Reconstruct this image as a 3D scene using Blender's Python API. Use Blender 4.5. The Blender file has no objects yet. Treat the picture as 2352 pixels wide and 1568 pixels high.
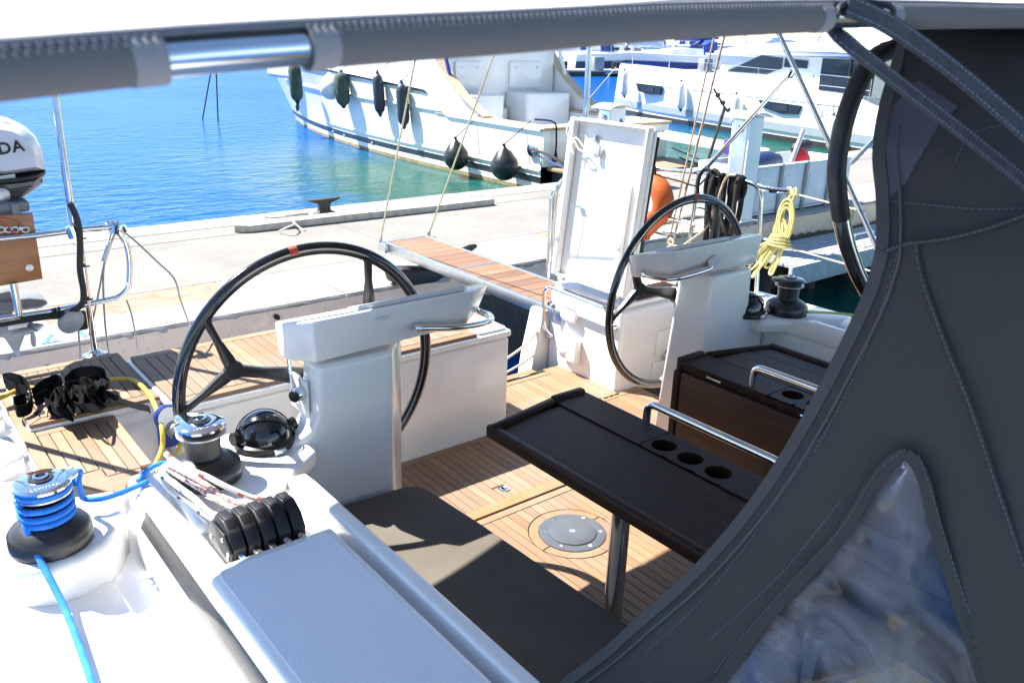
import bpy, bmesh, math, random
from mathutils import Vector, Matrix
random.seed(7)
S = bpy.context.scene
COL = S.collection
PI = math.pi
V = Vector
# ------------------------------------------------------------------ camera, world, sun
FPX = 1940.5                      # focal length in pixels of a 2352 x 1568 view
CAM = V((0, 0, 2.0))              # 2.0 m above the cockpit sole
_p, _r, _y = math.radians(20.02), math.radians(1.822), math.radians(39.17)
FWD = V((math.sin(_y)*math.cos(_p), math.cos(_y)*math.cos(_p), -math.sin(_p)))
_R0 = V((math.cos(_y), -math.sin(_y), 0)); _U0 = _R0.cross(FWD)
RGT = math.cos(_r)*_R0 + math.sin(_r)*_U0
UPV = -math.sin(_r)*_R0 + math.cos(_r)*_U0
cd = bpy.data.cameras.new('camera'); cam = bpy.data.objects.new('camera', cd); COL.objects.link(cam)
M3 = Matrix((RGT, UPV, -FWD)).transposed()
cam.matrix_world = Matrix.Translation(CAM) @ M3.to_4x4()
cd.sensor_width = 36; cd.lens = 36*FPX/2352; cd.clip_start = .05; cd.clip_end = 3000
cd.dof.use_dof = True; cd.dof.focus_distance = 3.6; cd.dof.aperture_fstop = 9
S.camera = cam
SUNV = V((.38, -.665, -1.0)).normalized()          # direction the light travels
w = bpy.data.worlds.new('World'); S.world = w; w.use_nodes = True
nt = w.node_tree; nt.nodes.clear()
sky = nt.nodes.new('ShaderNodeTexSky'); sky.sky_type = 'NISHITA'; sky.sun_disc = False
sky.sun_elevation = math.asin(-SUNV.z); sky.sun_rotation = math.atan2(-SUNV.x, -SUNV.y)
sky.altitude = 0; sky.air_density = 1.0; sky.dust_density = .0; sky.ozone_density = 3.0
bg = nt.nodes.new('ShaderNodeBackground'); bg.inputs[1].default_value = .084
ow = nt.nodes.new('ShaderNodeOutputWorld')
nt.links.new(sky.outputs[0], bg.inputs[0]); nt.links.new(bg.outputs[0], ow.inputs[0])
sl = bpy.data.lights.new('sun', 'SUN'); sl.energy = 5.0; sl.angle = math.radians(.5); sl.color = (1, .955, .88)
so = bpy.data.objects.new('sun', sl); COL.objects.link(so); so.location = (-8, 14, 20)
so.rotation_euler = SUNV.to_track_quat('-Z', 'Y').to_euler()
S.view_settings.view_transform = 'Standard'; S.view_settings.look = 'None'
S.view_settings.exposure = 1.75; S.view_settings.gamma = 1
S.render.engine = 'CYCLES'
S.render.resolution_x = 1024; S.render.resolution_y = 682
try:
    S.cycles.max_bounces = 8; S.cycles.caustics_reflective = False; S.cycles.caustics_refractive = False
except Exception: pass

# ------------------------------------------------------------------ pixel -> place helpers (2352 px frame)
def ray(x, y): return FWD + RGT*((x-1176)/FPX) - UPV*((y-784)/FPX)
def onz(q, z): d = ray(*q); return CAM + d*((z-CAM.z)/d.z)
def onx(q, X): d = ray(*q); return CAM + d*(X/d.x)
def ony(q, Y): d = ray(*q); return CAM + d*(Y/d.y)
def onpl(q, a, b):                                   # vertical plane through plan points a, b
    d = ray(*q); n = V((b[1]-a[1], -(b[0]-a[0]), 0)); return CAM + d*(((V((a[0], a[1], 0))-CAM).dot(n))/d.dot(n))

# ------------------------------------------------------------------ materials
MATS = {}
def nodes(name):
    m = bpy.data.materials.new(name); m.use_nodes = True; n = m.node_tree
    b = n.nodes['Principled BSDF']; MATS[name] = m
    return m, n, b
def ramp(n, fac, cols):
    r = n.nodes.new('ShaderNodeValToRGB'); e = r.color_ramp.elements
    while len(e) < len(cols): e.new(.5)
    for k, (p, c) in enumerate(cols): e[k].position = p; e[k].color = (*c, 1)
    n.links.new(fac, r.inputs[0]); return r.outputs[0]
def coords(n, scale=(1, 1, 1), kind='Object', rnd=False):
    t = n.nodes.new('ShaderNodeTexCoord'); o = t.outputs[kind]
    if rnd:
        oi = n.nodes.new('ShaderNodeObjectInfo'); vm = n.nodes.new('ShaderNodeVectorMath'); vm.operation = 'ADD'
        ml = n.nodes.new('ShaderNodeMath'); ml.operation = 'MULTIPLY'; ml.inputs[1].default_value = 37.0
        n.links.new(oi.outputs['Random'], ml.inputs[0]); n.links.new(o, vm.inputs[0]); n.links.new(ml.outputs[0], vm.inputs[1]); o = vm.outputs[0]
    mp = n.nodes.new('ShaderNodeMapping'); mp.inputs['Scale'].default_value = scale
    n.links.new(o, mp.inputs[0]); return mp.outputs[0]
def noise(n, vec, scale, detail=4, rough=.55, dist=0):
    t = n.nodes.new('ShaderNodeTexNoise'); t.inputs['Scale'].default_value = scale; t.inputs['Detail'].default_value = detail
    t.inputs['Roughness'].default_value = rough; t.inputs['Distortion'].default_value = dist
    n.links.new(vec, t.inputs['Vector']); return t.outputs['Fac']
def bump(n, b, h, strength, dist=.002, prev=None):
    k = n.nodes.new('ShaderNodeBump'); k.inputs['Strength'].default_value = strength; k.inputs['Distance'].default_value = dist
    n.links.new(h, k.inputs['Height'])
    if prev: n.links.new(prev, k.inputs['Normal'])
    n.links.new(k.outputs[0], b.inputs['Normal']); return k.outputs[0]
def mixc(n, f, a, c2, mode='MIX'):
    m = n.nodes.new('ShaderNodeMix'); m.data_type = 'RGBA'; m.blend_type = mode
    if hasattr(f, 'links'): n.links.new(f, m.inputs[0])
    else: m.inputs[0].default_value = f
    for i, v in ((6, a), (7, c2)):
        if hasattr(v, 'links'): n.links.new(v, m.inputs[i])
        else: m.inputs[i].default_value = (*v, 1)
    return m.outputs[2]
def mat(name, col, rough=.5, metal=0, var=.12, vs=6, bs=0, bscale=200, coat=0, spec=.5, bdist=.001, rvar=.1):
    m, n, b = nodes(name); vec = coords(n)
    f = noise(n, vec, vs, 5)
    lo = tuple(max(0, c*(1-var)) for c in col); hi = tuple(min(1, c*(1+var*.6)) for c in col)
    n.links.new(ramp(n, f, [(.3, lo), (.7, hi)]), b.inputs['Base Color'])
    b.inputs['Metallic'].default_value = metal; b.inputs['Coat Weight'].default_value = coat; b.inputs['Coat Roughness'].default_value = .08
    b.inputs['Specular IOR Level'].default_value = spec
    f2 = noise(n, vec, vs*3.7, 3); mr = n.nodes.new('ShaderNodeMapRange'); mr.inputs[3].default_value = max(0, rough-rvar*rough); mr.inputs[4].default_value = min(1, rough+rvar*2*rough)
    n.links.new(f2, mr.inputs[0]); n.links.new(mr.outputs[0], b.inputs['Roughness'])
    if bs: bump(n, b, noise(n, vec, bscale, 2), bs, bdist)
    return m
mat('gelcoat', (.79, .78, .76), .2, var=.07, vs=2.2, coat=.5, rvar=.35)
mat('gelcoat_grey', (.62, .62, .63), .35, var=.04, vs=4)
mat('cream_hull', (.84, .795, .70), .2, var=.05, vs=1.5, coat=.5)
mat('white_hull', (.80, .80, .80), .2, var=.03, vs=1, coat=.4)
mat('white_plastic', (.78, .78, .76), .35, var=.04)
mat('stainless', (.72, .72, .71), .13, 1, var=.08, vs=25)
mat('chrome', (.82, .82, .83), .06, 1, var=.06, vs=30)
mat('aluminium', (.62, .64, .66), .32, 1, var=.1, vs=20)
mat('zinc', (.55, .56, .58), .38, 1, var=.15, vs=30)
mat('black_plastic', (.007, .007, .008), .42, var=.3, bs=.15, bscale=400)
mat('black_gloss', (.009, .010, .013), .14, var=.2, coat=.6)
mat('black_satin', (.02, .02, .021), .3, var=.25, vs=12)
mat('black_rubber', (.014, .014, .014), .55, var=.3)
mat('navy', (.015, .03, .09), .4, var=.2)
mat('royal_blue', (.02, .05, .26), .5, var=.2)
mat('dark_window', (.012, .016, .020), .06, var=.2, coat=.5)
mat('grey_acrylic', (.026, .028, .033), .16, var=.4, vs=7, coat=.0, spec=.5)
mat('drum_grey', (.075, .073, .07), .45, .2, var=.2, vs=14)
mat('plate_grey', (.075, .085, .10), .4, var=.15, vs=14)
mat('boot_navy', (.012, .020, .032), .3, var=.25, vs=3)
mat('grey_stripe', (.24, .28, .32), .35, var=.06)
mat('bottom_paint', (.30, .22, .11), .8, var=.35, vs=4)
mat('bottom_black', (.02, .022, .026), .6, var=.3)
mat('teak_trim', (.56, .42, .28), .55, var=.15, vs=12)
mat('teak_dull', (.30, .21, .13), .7, var=.2, vs=12)
mat('fender_white', (.74, .72, .66), .45, var=.12, vs=5)
mat('fender_navy', (.018, .028, .045), .45, var=.2, vs=5)
mat('fender_green', (.05, .085, .06), .9, var=.4, vs=6)
mat('orange', (.48, .095, .012), .6, var=.12, vs=14)
mat('red', (.62, .02, .02), .4)
mat('purple', (.10, .04, .36), .4)
mat('yellow_cable', (.62, .45, .05), .45, var=.1)
mat('black_cable', (.012, .012, .012), .45)
mat('grey_cable', (.33, .34, .33), .5)
mat('timber_grey', (.44, .40, .34), .85, var=.3, vs=14, bs=.5, bscale=60, bdist=.004)
mat('deck_grey', (.34, .36, .38), .8, var=.2, vs=10)
mat('cart_white', (.66, .68, .72), .5, var=.08)
mat('cart_frame', (.30, .29, .28), .6, var=.2)
mat('motor_white', (.70, .72, .75), .16, var=.08, vs=8, coat=.5)
mat('motor_grey', (.20, .205, .21), .35, var=.2, vs=10)
mat('motor_lower', (.30, .31, .32), .35, .3, var=.2, vs=14)
mat('red_tape', (.45, .07, .04), .6)
mat('text_black', (.01, .01, .01), .5)
mat('text_grey', (.13, .14, .17), .5)
mat('text_blue', (.06, .20, .50), .7, var=.3, vs=40)
mat('paint_sign', (.03, .06, .35), .5)
mat('seat_vinyl', (.125, .112, .094), .75, var=.16, vs=4, bs=.3, bscale=40, spec=.08, bdist=.004)
mat('webbing', (.0045, .0045, .005), .9, var=.3, vs=60, bs=.5, bscale=900, spec=.12)
mat('strap_grey', (.045, .048, .055), .7, var=.4, vs=90, bs=.8, bscale=500, bdist=.002)
mat('thread', (.17, .195, .21), .8)
mat('leather', (.022, .019, .016), .42, var=.3, vs=20, bs=.2, bscale=300)
mat('galvanised', (.03, .03, .032), .55, var=.5, vs=20)
mat('checker_plate', (.27, .195, .135), .8, var=.35, vs=9)
mat('caulk', (.012, .012, .012), .75)
mat('wall_dark', (.022, .022, .016), .55, var=.5, vs=6, bs=.6, bscale=30, bdist=.01)
mat('far_white', (.82, .82, .83), .35, var=.05, vs=1)
mat('far_grey', (.30, .32, .35), .5, var=.3, vs=1)
mat('rib_tube', (.52, .53, .54), .6)
mat('rope_white', (.70, .68, .62), .85, bs=.6, bscale=300)
mat('rope_black', (.014, .014, .017), .85, bs=.8, bscale=350, var=.4, vs=60)
mat('rope_beige', (.55, .46, .34), .85, bs=.6, bscale=300, var=.3, vs=50)
mat('rope_orange', (.75, .28, .06), .8)

def teak(name, scale, base, dark, rough=.62, contrast=1):
    m, n, b = nodes(name); vec = coords(n, scale, rnd=True)
    f = noise(n, vec, 1.0, 6, .6, .4); oi = n.nodes.new('ShaderNodeObjectInfo')
    c = ramp(n, f, [(.25, dark), (.5, tuple((a+d)/2 for a, d in zip(base, dark))), (.75, base)])
    hs = n.nodes.new('ShaderNodeHueSaturation'); mr = n.nodes.new('ShaderNodeMapRange'); mr.inputs[3].default_value = 1-.2*contrast; mr.inputs[4].default_value = 1+.16*contrast
    n.links.new(oi.outputs['Random'], mr.inputs[0]); n.links.new(mr.outputs[0], hs.inputs['Value']); n.links.new(c, hs.inputs['Color'])
    n.links.new(hs.outputs[0], b.inputs['Base Color']); b.inputs['Roughness'].default_value = rough
    bump(n, b, f, .25, .001)
    if 'wenge' in name: b.inputs['Specular IOR Level'].default_value = .16
    # greyed and trodden patches
    g = noise(n, coords(n), 2.3, 5, .65); hs.inputs['Saturation'].default_value = 1
    mr2 = n.nodes.new('ShaderNodeMapRange'); mr2.inputs[1].default_value = .4; mr2.inputs[2].default_value = .75; mr2.inputs[3].default_value = 1.06; mr2.inputs[4].default_value = .68; n.links.new(g, mr2.inputs[0]); n.links.new(mr2.outputs[0], hs.inputs['Saturation'])
    return m
teak('teak_y', (90, 4, 90), (.30, .182, .102), (.215, .124, .065))
teak('teak_x', (4, 90, 90), (.30, .182, .102), (.215, .124, .065))
teak('teak_bar', (4, 90, 90), (.30, .155, .058), (.22, .105, .036))
teak('teak_red', (4, 70, 70), (.255, .135, .072), (.17, .083, .042), contrast=1.5)
teak('wenge_y', (60, 2.2, 60), (.046, .0165, .0075), (.011, .004, .0022), .45)
teak('wenge_z', (70, 3, 20), (.085, .034, .014), (.038, .015, .007), .45)
teak('plywood', (5, 40, 30), (.46, .215, .085), (.30, .125, .045), .6)

def gel_nonslip():
    m, n, b = nodes('nonslip'); vec = coords(n)
    b.inputs['Base Color'].default_value = (.80, .83, .90, 1); b.inputs['Roughness'].default_value = .55
    wv = n.nodes.new('ShaderNodeTexWave'); wv.inputs['Scale'].default_value = 95; wv.inputs['Distortion'].default_value = 0; wv.bands_direction = 'DIAGONAL'
    mp = n.nodes.new('ShaderNodeMapping'); mp.inputs['Rotation'].default_value = (0, 0, 1.15); n.links.new(vec, mp.inputs[0]); n.links.new(mp.outputs[0], wv.inputs['Vector'])
    w2 = n.nodes.new('ShaderNodeTexWave'); w2.inputs['Scale'].default_value = 95; mp2 = n.nodes.new('ShaderNodeMapping'); mp2.inputs['Rotation'].default_value = (0, 0, -.4)
    n.links.new(vec, mp2.inputs[0]); n.links.new(mp2.outputs[0], w2.inputs['Vector'])
    mm = n.nodes.new('ShaderNodeMath'); mm.operation = 'MULTIPLY'; n.links.new(wv.outputs['Fac'], mm.inputs[0]); n.links.new(w2.outputs['Fac'], mm.inputs[1])
    bump(n, b, mm.outputs[0], .6, .0025)
gel_nonslip()

def canvas(name, col, lit=False):
    m, n, b = nodes(name); vec = coords(n)
    f = noise(n, vec, 5, 5); g = noise(n, vec, 700, 2)
    lo = tuple(c*.82 for c in col)
    c = ramp(n, f, [(.3, lo), (.7, col)])
    n.links.new(mixc(n, g, c, tuple(x*1.35 for x in col)), b.inputs['Base Color'])
    b.inputs['Roughness'].default_value = .9; b.inputs['Specular IOR Level'].default_value = .2
    k = bump(n, b, noise(n, vec, 5, 3, .5, .8), .3, .03); k = bump(n, b, noise(n, vec, 160, 2), .35, .002, k); bump(n, b, g, .5, .0006, k)
canvas('canvas_grey', (.46, .46, .46)); canvas('canvas_sleeve', (.135, .128, .115)); canvas('canvas_dark', (.046, .044, .040)); canvas('canvas_edge', (.062, .060, .057))  # bimini cloth split in two: sunlit tone for the roof, shaded tone for sleeves
canvas('canvas_patch', (.075, .078, .09)); canvas('piping', (.14, .143, .155)); canvas('edge_cord', (.085, .08, .075)); canvas('canvas_binding', (.24, .23, .215))

def concrete(name, lo, hi, pits, spots):
    m, n, b = nodes(name); vec = coords(n)
    f = noise(n, vec, 1.1, 8, .65); g = noise(n, vec, 18, 6, .7); s = noise(n, vec, 5, 4, .6)
    c = ramp(n, f, [(.3, lo), (.7, hi)])
    c2 = mixc(n, ramp(n, g, [(.35, (0, 0, 0)), (.75, (.55, .55, .55))]), c, hi)
    vo = n.nodes.new('ShaderNodeTexVoronoi'); vo.inputs['Scale'].default_value = pits; n.links.new(vec, vo.inputs['Vector'])
    c3 = mixc(n, ramp(n, vo.outputs['Distance'], [(.05, (.75, .75, .75)), (.16, (0, 0, 0))]), c2, spots)
    c4 = mixc(n, ramp(n, s, [(.58, (0, 0, 0)), (.72, (.5, .5, .5))]), c3, tuple(x*1.12 for x in hi))
    n.links.new(c4, b.inputs['Base Color']); b.inputs['Roughness'].default_value = .9; b.inputs['Specular IOR Level'].default_value = .2
    k = bump(n, b, g, .35, .006); bump(n, b, vo.outputs['Distance'], .25, .006, k)
concrete('quay_top', (.165, .157, .143), (.235, .226, .208), 9, (.14, .128, .112))
concrete('quay_kerb', (.25, .238, .214), (.32, .308, .282), 12, (.20, .17, .135))
concrete('quay_wall', (.54, .40, .285), (.70, .565, .43), 22, (.28, .14, .075))
concrete('quay_far', (.40, .40, .41), (.5, .5, .5), 9, (.36, .36, .35))

def water():
    m, n, b = nodes('water'); vec = coords(n)
    # green painted where moored hulls block the sky's reflection, blue over open water
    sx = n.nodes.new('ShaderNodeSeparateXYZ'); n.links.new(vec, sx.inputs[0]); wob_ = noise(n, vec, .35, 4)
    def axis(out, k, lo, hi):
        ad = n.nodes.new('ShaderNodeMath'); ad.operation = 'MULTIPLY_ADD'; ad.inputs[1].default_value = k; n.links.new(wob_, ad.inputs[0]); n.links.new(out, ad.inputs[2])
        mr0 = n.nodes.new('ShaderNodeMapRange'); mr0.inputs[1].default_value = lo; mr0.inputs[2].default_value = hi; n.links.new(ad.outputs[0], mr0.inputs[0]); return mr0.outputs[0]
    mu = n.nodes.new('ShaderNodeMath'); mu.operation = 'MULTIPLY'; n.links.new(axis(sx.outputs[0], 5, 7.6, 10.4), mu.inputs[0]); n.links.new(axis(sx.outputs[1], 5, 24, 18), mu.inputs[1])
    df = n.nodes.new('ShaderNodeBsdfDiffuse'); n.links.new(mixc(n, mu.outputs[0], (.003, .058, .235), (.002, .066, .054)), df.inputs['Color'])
    f1 = noise(n, coords(n, (1, 1.6, 1)), 1.5, 5, .55, .5); f2 = noise(n, vec, 7.0, 3, .6, .3); f3 = noise(n, coords(n, (1, 1.5, 1)), 3.2, 4, .6, .6)
    big = noise(n, vec, .09, 2)
    mr = n.nodes.new('ShaderNodeMapRange'); mr.inputs[1].default_value = .4; mr.inputs[2].default_value = .62; mr.inputs[3].default_value = .3; mr.inputs[4].default_value = 1
    n.links.new(big, mr.inputs[0])
    k = n.nodes.new('ShaderNodeBump'); k.inputs['Distance'].default_value = .11; n.links.new(mr.outputs[0], k.inputs['Strength']); n.links.new(f1, k.inputs['Height'])
    k3 = n.nodes.new('ShaderNodeBump'); k3.inputs['Distance'].default_value = .05; n.links.new(mr.outputs[0], k3.inputs['Strength']); n.links.new(f3, k3.inputs['Height']); n.links.new(k.outputs[0], k3.inputs['Normal'])
    k2 = n.nodes.new('ShaderNodeBump'); k2.inputs['Distance'].default_value = .012; k2.inputs['Strength'].default_value = .5
    n.links.new(f2, k2.inputs['Height']); n.links.new(k3.outputs[0], k2.inputs['Normal'])
    gl = n.nodes.new('ShaderNodeBsdfGlossy'); gl.inputs['Roughness'].default_value = .03; n.links.new(mixc(n, mu.outputs[0], (.46, .70, 1), (.95, .96, .92)), gl.inputs['Color']); n.links.new(k2.outputs[0], gl.inputs['Normal'])  # reflection tint painted by zone: blue over open water, near-white beside the hulls
    fr = n.nodes.new('ShaderNodeFresnel'); fr.inputs['IOR'].default_value = 1.33; n.links.new(k2.outputs[0], fr.inputs['Normal'])
    # wave faces seen at a low angle shade each other, so the mirror never becomes total
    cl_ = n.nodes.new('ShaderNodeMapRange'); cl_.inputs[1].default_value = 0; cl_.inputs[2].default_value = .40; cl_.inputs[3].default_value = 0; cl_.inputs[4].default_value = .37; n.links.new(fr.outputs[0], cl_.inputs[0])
    mx_ = n.nodes.new('ShaderNodeMixShader'); n.links.new(cl_.outputs[0], mx_.inputs[0]); n.links.new(df.outputs[0], mx_.inputs[1]); n.links.new(gl.outputs[0], mx_.inputs[2])
    n.nodes.remove(b); n.links.new(mx_.outputs[0], n.nodes['Material Output'].inputs['Surface'])
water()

def rope(name, base, fleck, fs=(34, 3), thresh=.62, dark=.7):
    """braided line: u = metres along, v = turns round"""
    m, n, b = nodes(name)
    uv = coords(n, (1, 1, 1), 'UV')
    mp = n.nodes.new('ShaderNodeMapping'); mp.inputs['Scale'].default_value = (fs[0], fs[1], 1); n.links.new(uv, mp.inputs[0])
    ck = n.nodes.new('ShaderNodeTexChecker'); ck.inputs['Scale'].default_value = 1; n.links.new(mp.outputs[0], ck.inputs['Vector'])
    wn = n.nodes.new('ShaderNodeTexWhiteNoise'); wn.noise_dimensions = '2D'
    fl = n.nodes.new('ShaderNodeVectorMath'); fl.operation = 'FLOOR'; n.links.new(mp.outputs[0], fl.inputs[0]); n.links.new(fl.outputs[0], wn.inputs['Vector'])
    gt = n.nodes.new('ShaderNodeMath'); gt.operation = 'GREATER_THAN'; gt.inputs[1].default_value = thresh; n.links.new(wn.outputs['Value'], gt.inputs[0])
    c = mixc(n, gt.outputs[0], base, fleck)
    mp2 = n.nodes.new('ShaderNodeMapping'); mp2.inputs['Scale'].default_value = (260, 7, 1); mp2.inputs['Rotation'].default_value = (0, 0, .0); n.links.new(uv, mp2.inputs[0])
    c2 = n.nodes.new('ShaderNodeTexChecker'); c2.inputs['Scale'].default_value = 1; n.links.new(mp2.outputs[0], c2.inputs['Vector'])
    f = n.nodes.new('ShaderNodeMath'); f.operation = 'MULTIPLY'; f.inputs[1].default_value = 1-dark; n.links.new(c2.outputs['Fac'], f.inputs[0])
    n.links.new(mixc(n, f.outputs[0], c, tuple(x*.35 for x in base)), b.inputs['Base Color'])
    b.inputs['Roughness'].default_value = .85; bump(n, b, c2.outputs['Fac'], .5, .0012)
rope('line_blue', (.02, .20, .72), (.03, .25, .78), dark=.72)
rope('line_red', (.74, .71, .66), (.55, .08, .05), (55, 4), .84)
rope('line_redlace', (.74, .71, .66), (.62, .22, .17), (130, 6), .70)
rope('line_bluefleck', (.76, .75, .72), (.05, .25, .55), (55, 4), .86)
rope('line_blackfleck', (.74, .72, .68), (.02, .02, .02), (55, 4), .84)
rope('line_yellow', (.62, .56, .20), (.66, .60, .28), (60, 4), .6, .75)
rope('line_pale', (.66, .62, .42), (.55, .52, .30), (60, 3), .6)
rope('line_beige', (.58, .48, .36), (.42, .20, .12), (40, 3), .74)

def vinyl():
    """clear window film: see-through and shiny, with cloudy patches"""
    m, n, b = nodes('clear_vinyl'); vec = coords(n)
    f = noise(n, vec, 2.6, 2, .4, .9); bump(n, b, f, .35, .05); nrm = b.inputs['Normal'].links[0].from_socket
    tr = n.nodes.new('ShaderNodeBsdfTransparent'); tr.inputs[0].default_value = (.72, .76, .82, 1)
    gl = n.nodes.new('ShaderNodeBsdfGlossy'); gl.inputs['Roughness'].default_value = .035; n.links.new(nrm, gl.inputs['Normal'])
    fr = n.nodes.new('ShaderNodeFresnel'); fr.inputs['IOR'].default_value = 1.5; n.links.new(nrm, fr.inputs['Normal'])
    m1 = n.nodes.new('ShaderNodeMixShader'); n.links.new(fr.outputs[0], m1.inputs[0]); n.links.new(tr.outputs[0], m1.inputs[1]); n.links.new(gl.outputs[0], m1.inputs[2])
    g = noise(n, vec, 5.0, 5, .6, 1.2); hz = ramp(n, g, [(.38, (.05, .05, .05)), (.62, (.6, .6, .6))])
    df = n.nodes.new('ShaderNodeBsdfDiffuse'); df.inputs[0].default_value = (.30, .295, .285, 1)
    m2 = n.nodes.new('ShaderNodeMixShader'); n.links.new(hz, m2.inputs[0]); n.links.new(m1.outputs[0], m2.inputs[1]); n.links.new(df.outputs[0], m2.inputs[2])
    n.links.new(m2.outputs[0], n.nodes['Material Output'].inputs['Surface']); n.nodes.remove(b)
vinyl()
def clearpane():
    m, n, b = nodes('smoked_glass')
    b.inputs['Base Color'].default_value = (.10, .12, .14, 1); b.inputs['Roughness'].default_value = .04; b.inputs['Transmission Weight'].default_value = .5
clearpane()

# ------------------------------------------------------------------ mesh builder
class MB:
    def __init__(s): s.v = []; s.f = []; s.uv = {}
    def add(s, vs, fs):
        o = len(s.v); s.v += [V(a) for a in vs]; s.f += [tuple(i+o for i in f) for f in fs]; return s
    def box(s, a, b):
        (x0, y0, z0), (x1, y1, z1) = a, b
        return s.add([(x0, y0, z0), (x1, y0, z0), (x1, y1, z0), (x0, y1, z0), (x0, y0, z1), (x1, y0, z1), (x1, y1, z1), (x0, y1, z1)],
                     [(0, 3, 2, 1), (4, 5, 6, 7), (0, 1, 5, 4), (1, 2, 6, 5), (2, 3, 7, 6), (3, 0, 4, 7)])
    def obox(s, c, ax, ay, az):                       # box from centre and three half axes
        c, ax, ay, az = V(c), V(ax), V(ay), V(az); p = []
        for k in (-1, 1):
            for i, j in ((-1, -1), (1, -1), (1, 1), (-1, 1)): p.append(c+ax*i+ay*j+az*k)
        return s.add(p, [(0, 3, 2, 1), (4, 5, 6, 7), (0, 1, 5, 4), (1, 2, 6, 5), (2, 3, 7, 6), (3, 0, 4, 7)])
    def prism(s, poly, z0, z1, ax='z'):
        """poly in plan (z), front view x-z (y) or side view y-z (x), extruded z0..z1 along ax"""
        n = len(poly)
        def P(p, t):
            return (p[0], p[1], t) if ax == 'z' else (p[0], t, p[1]) if ax == 'y' else (t, p[0], p[1])
        a = sum(poly[i][0]*poly[(i+1) % n][1]-poly[(i+1) % n][0]*poly[i][1] for i in range(n))
        if (a < 0) != (ax == 'y'): poly = poly[::-1]
        vs = [P(p, z0) for p in poly]+[P(p, z1) for p in poly]
        if z1 < z0: vs = [P(p, z1) for p in poly]+[P(p, z0) for p in poly]
        fs = [tuple(range(n-1, -1, -1)), tuple(range(n, 2*n))]+[(i, (i+1) % n, n+(i+1) % n, n+i) for i in range(n)]
        return s.add(vs, fs)
    def tube(s, path, r, n=10, caps=True, sc=None):
        path = [V(p) for p in path]; L = len(path); rr = r if isinstance(r, (list, tuple)) else [r]*L
        o = len(s.v); T = []
        for i in range(L):
            t = path[min(i+1, L-1)]-path[max(i-1, 0)]; T.append(t.normalized() if t.length > 1e-9 else V((0, 0, 1)))
        u = T[0].orthogonal().normalized(); d = 0
        for i in range(L):
            u = (u-T[i]*u.dot(T[i])); u = u.normalized() if u.length > 1e-6 else T[i].orthogonal().normalized(); w_ = T[i].cross(u)
            if i: d += (path[i]-path[i-1]).length
            for k in range(n):
                a = 2*PI*k/n; s.v.append(path[i]+(u*math.cos(a)+w_*math.sin(a)*(sc or 1))*rr[i])
            if i:
                for k in range(n):
                    k2 = (k+1) % n; f = (o+(i-1)*n+k, o+(i-1)*n+k2, o+i*n+k2, o+i*n+k); s.f.append(f)
                    d0 = d-(path[i]-path[i-1]).length
                    s.uv[len(s.f)-1] = [(d0, k/n), (d0, (k+1)/n), (d, (k+1)/n), (d, k/n)]
        if caps:
            s.f.append(tuple(o+k for k in range(n-1, -1, -1))); s.f.append(tuple(o+(L-1)*n+k for k in range(n)))
        return s
    def lathe(s, prof, c, n=24, axis=(0, 0, 1), caps=True, sx=1, sy=1):
        c = V(c); A = V(axis).normalized(); u = A.orthogonal().normalized() if abs(A.z) < .99 else V((1, 0, 0)); w_ = A.cross(u)
        o = len(s.v); m = len(prof)
        for (r, h) in prof:
            for k in range(n):
                a = 2*PI*k/n; s.v.append(c+A*h+u*(r*math.cos(a)*sx)+w_*(r*math.sin(a)*sy))
        for i in range(m-1):
            for k in range(n):
                k2 = (k+1) % n; s.f.append((o+i*n+k, o+i*n+k2, o+(i+1)*n+k2, o+(i+1)*n+k))
        if caps:
            s.f.append(tuple(o+k for k in range(n-1, -1, -1))); s.f.append(tuple(o+(m-1)*n+k for k in range(n)))
        return s
    def grid(s, rows, close=False, thick=0):
        o = len(s.v); m = len(rows[0])
        for r in rows: s.v += [V(p) for p in r]
        for i in range(len(rows)-1):
            for k in range(m if close else m-1):
                k2 = (k+1) % m; s.f.append((o+i*m+k, o+i*m+k2, o+(i+1)*m+k2, o+(i+1)*m+k))
        return s
    def ribbon(s, path, wdt, up=(0, 0, 1), thick=.002, wv=None):
        """flat webbing; wv = list of width directions"""
        path = [V(p) for p in path]; L = len(path); a, b = [], []
        rows = []
        for i in range(L):
            t = (path[min(i+1, L-1)]-path[max(i-1, 0)]).normalized()
            wd = V(wv[i]).normalized() if wv else t.cross(V(up)).normalized()
            nn = wd.cross(t).normalized()*thick*.5; h = wd*wdt*.5
            rows.append([path[i]+h+nn, path[i]-h+nn, path[i]-h-nn, path[i]+h-nn])
        s.grid(rows, True); o = len(s.v)-4*L
        s.f.append((o+3, o+2, o+1, o)); s.f.append(tuple(o+4*(L-1)+k for k in range(4))); return s
    def build(s, name, m, parent=None, bevel=0, seg=2, smooth=35, loc=None, kind=None, solid=0):
        base = V(parent['_b']) if parent is not None and '_b' in parent else V((0, 0, 0))
        if parent is None: base = V(loc) if loc else V((sum(p.x for p in s.v)/len(s.v), sum(p.y for p in s.v)/len(s.v), min(p.z for p in s.v)))
        me = bpy.data.meshes.new(name); me.from_pydata([p-base for p in s.v], [], s.f)
        if s.uv:
            ul = me.uv_layers.new(name='UVMap')
            for fi, q in s.uv.items():
                p = me.polygons[fi]
                for j, li in enumerate(p.loop_indices):
                    if j < len(q): ul.data[li].uv = q[j]
        if bevel or solid:
            bm = bmesh.new(); bm.from_mesh(me)
            if bevel:
                ed = [e for e in bm.edges if len(e.link_faces) == 2 and e.calc_face_angle(0) > .5]
                bmesh.ops.bevel(bm, geom=ed, offset=bevel, segments=seg, profile=.5, affect='EDGES', clamp_overlap=True)
            if solid: bmesh.ops.solidify(bm, geom=bm.faces[:], thickness=solid)
            bm.to_mesh(me); bm.free()
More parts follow.
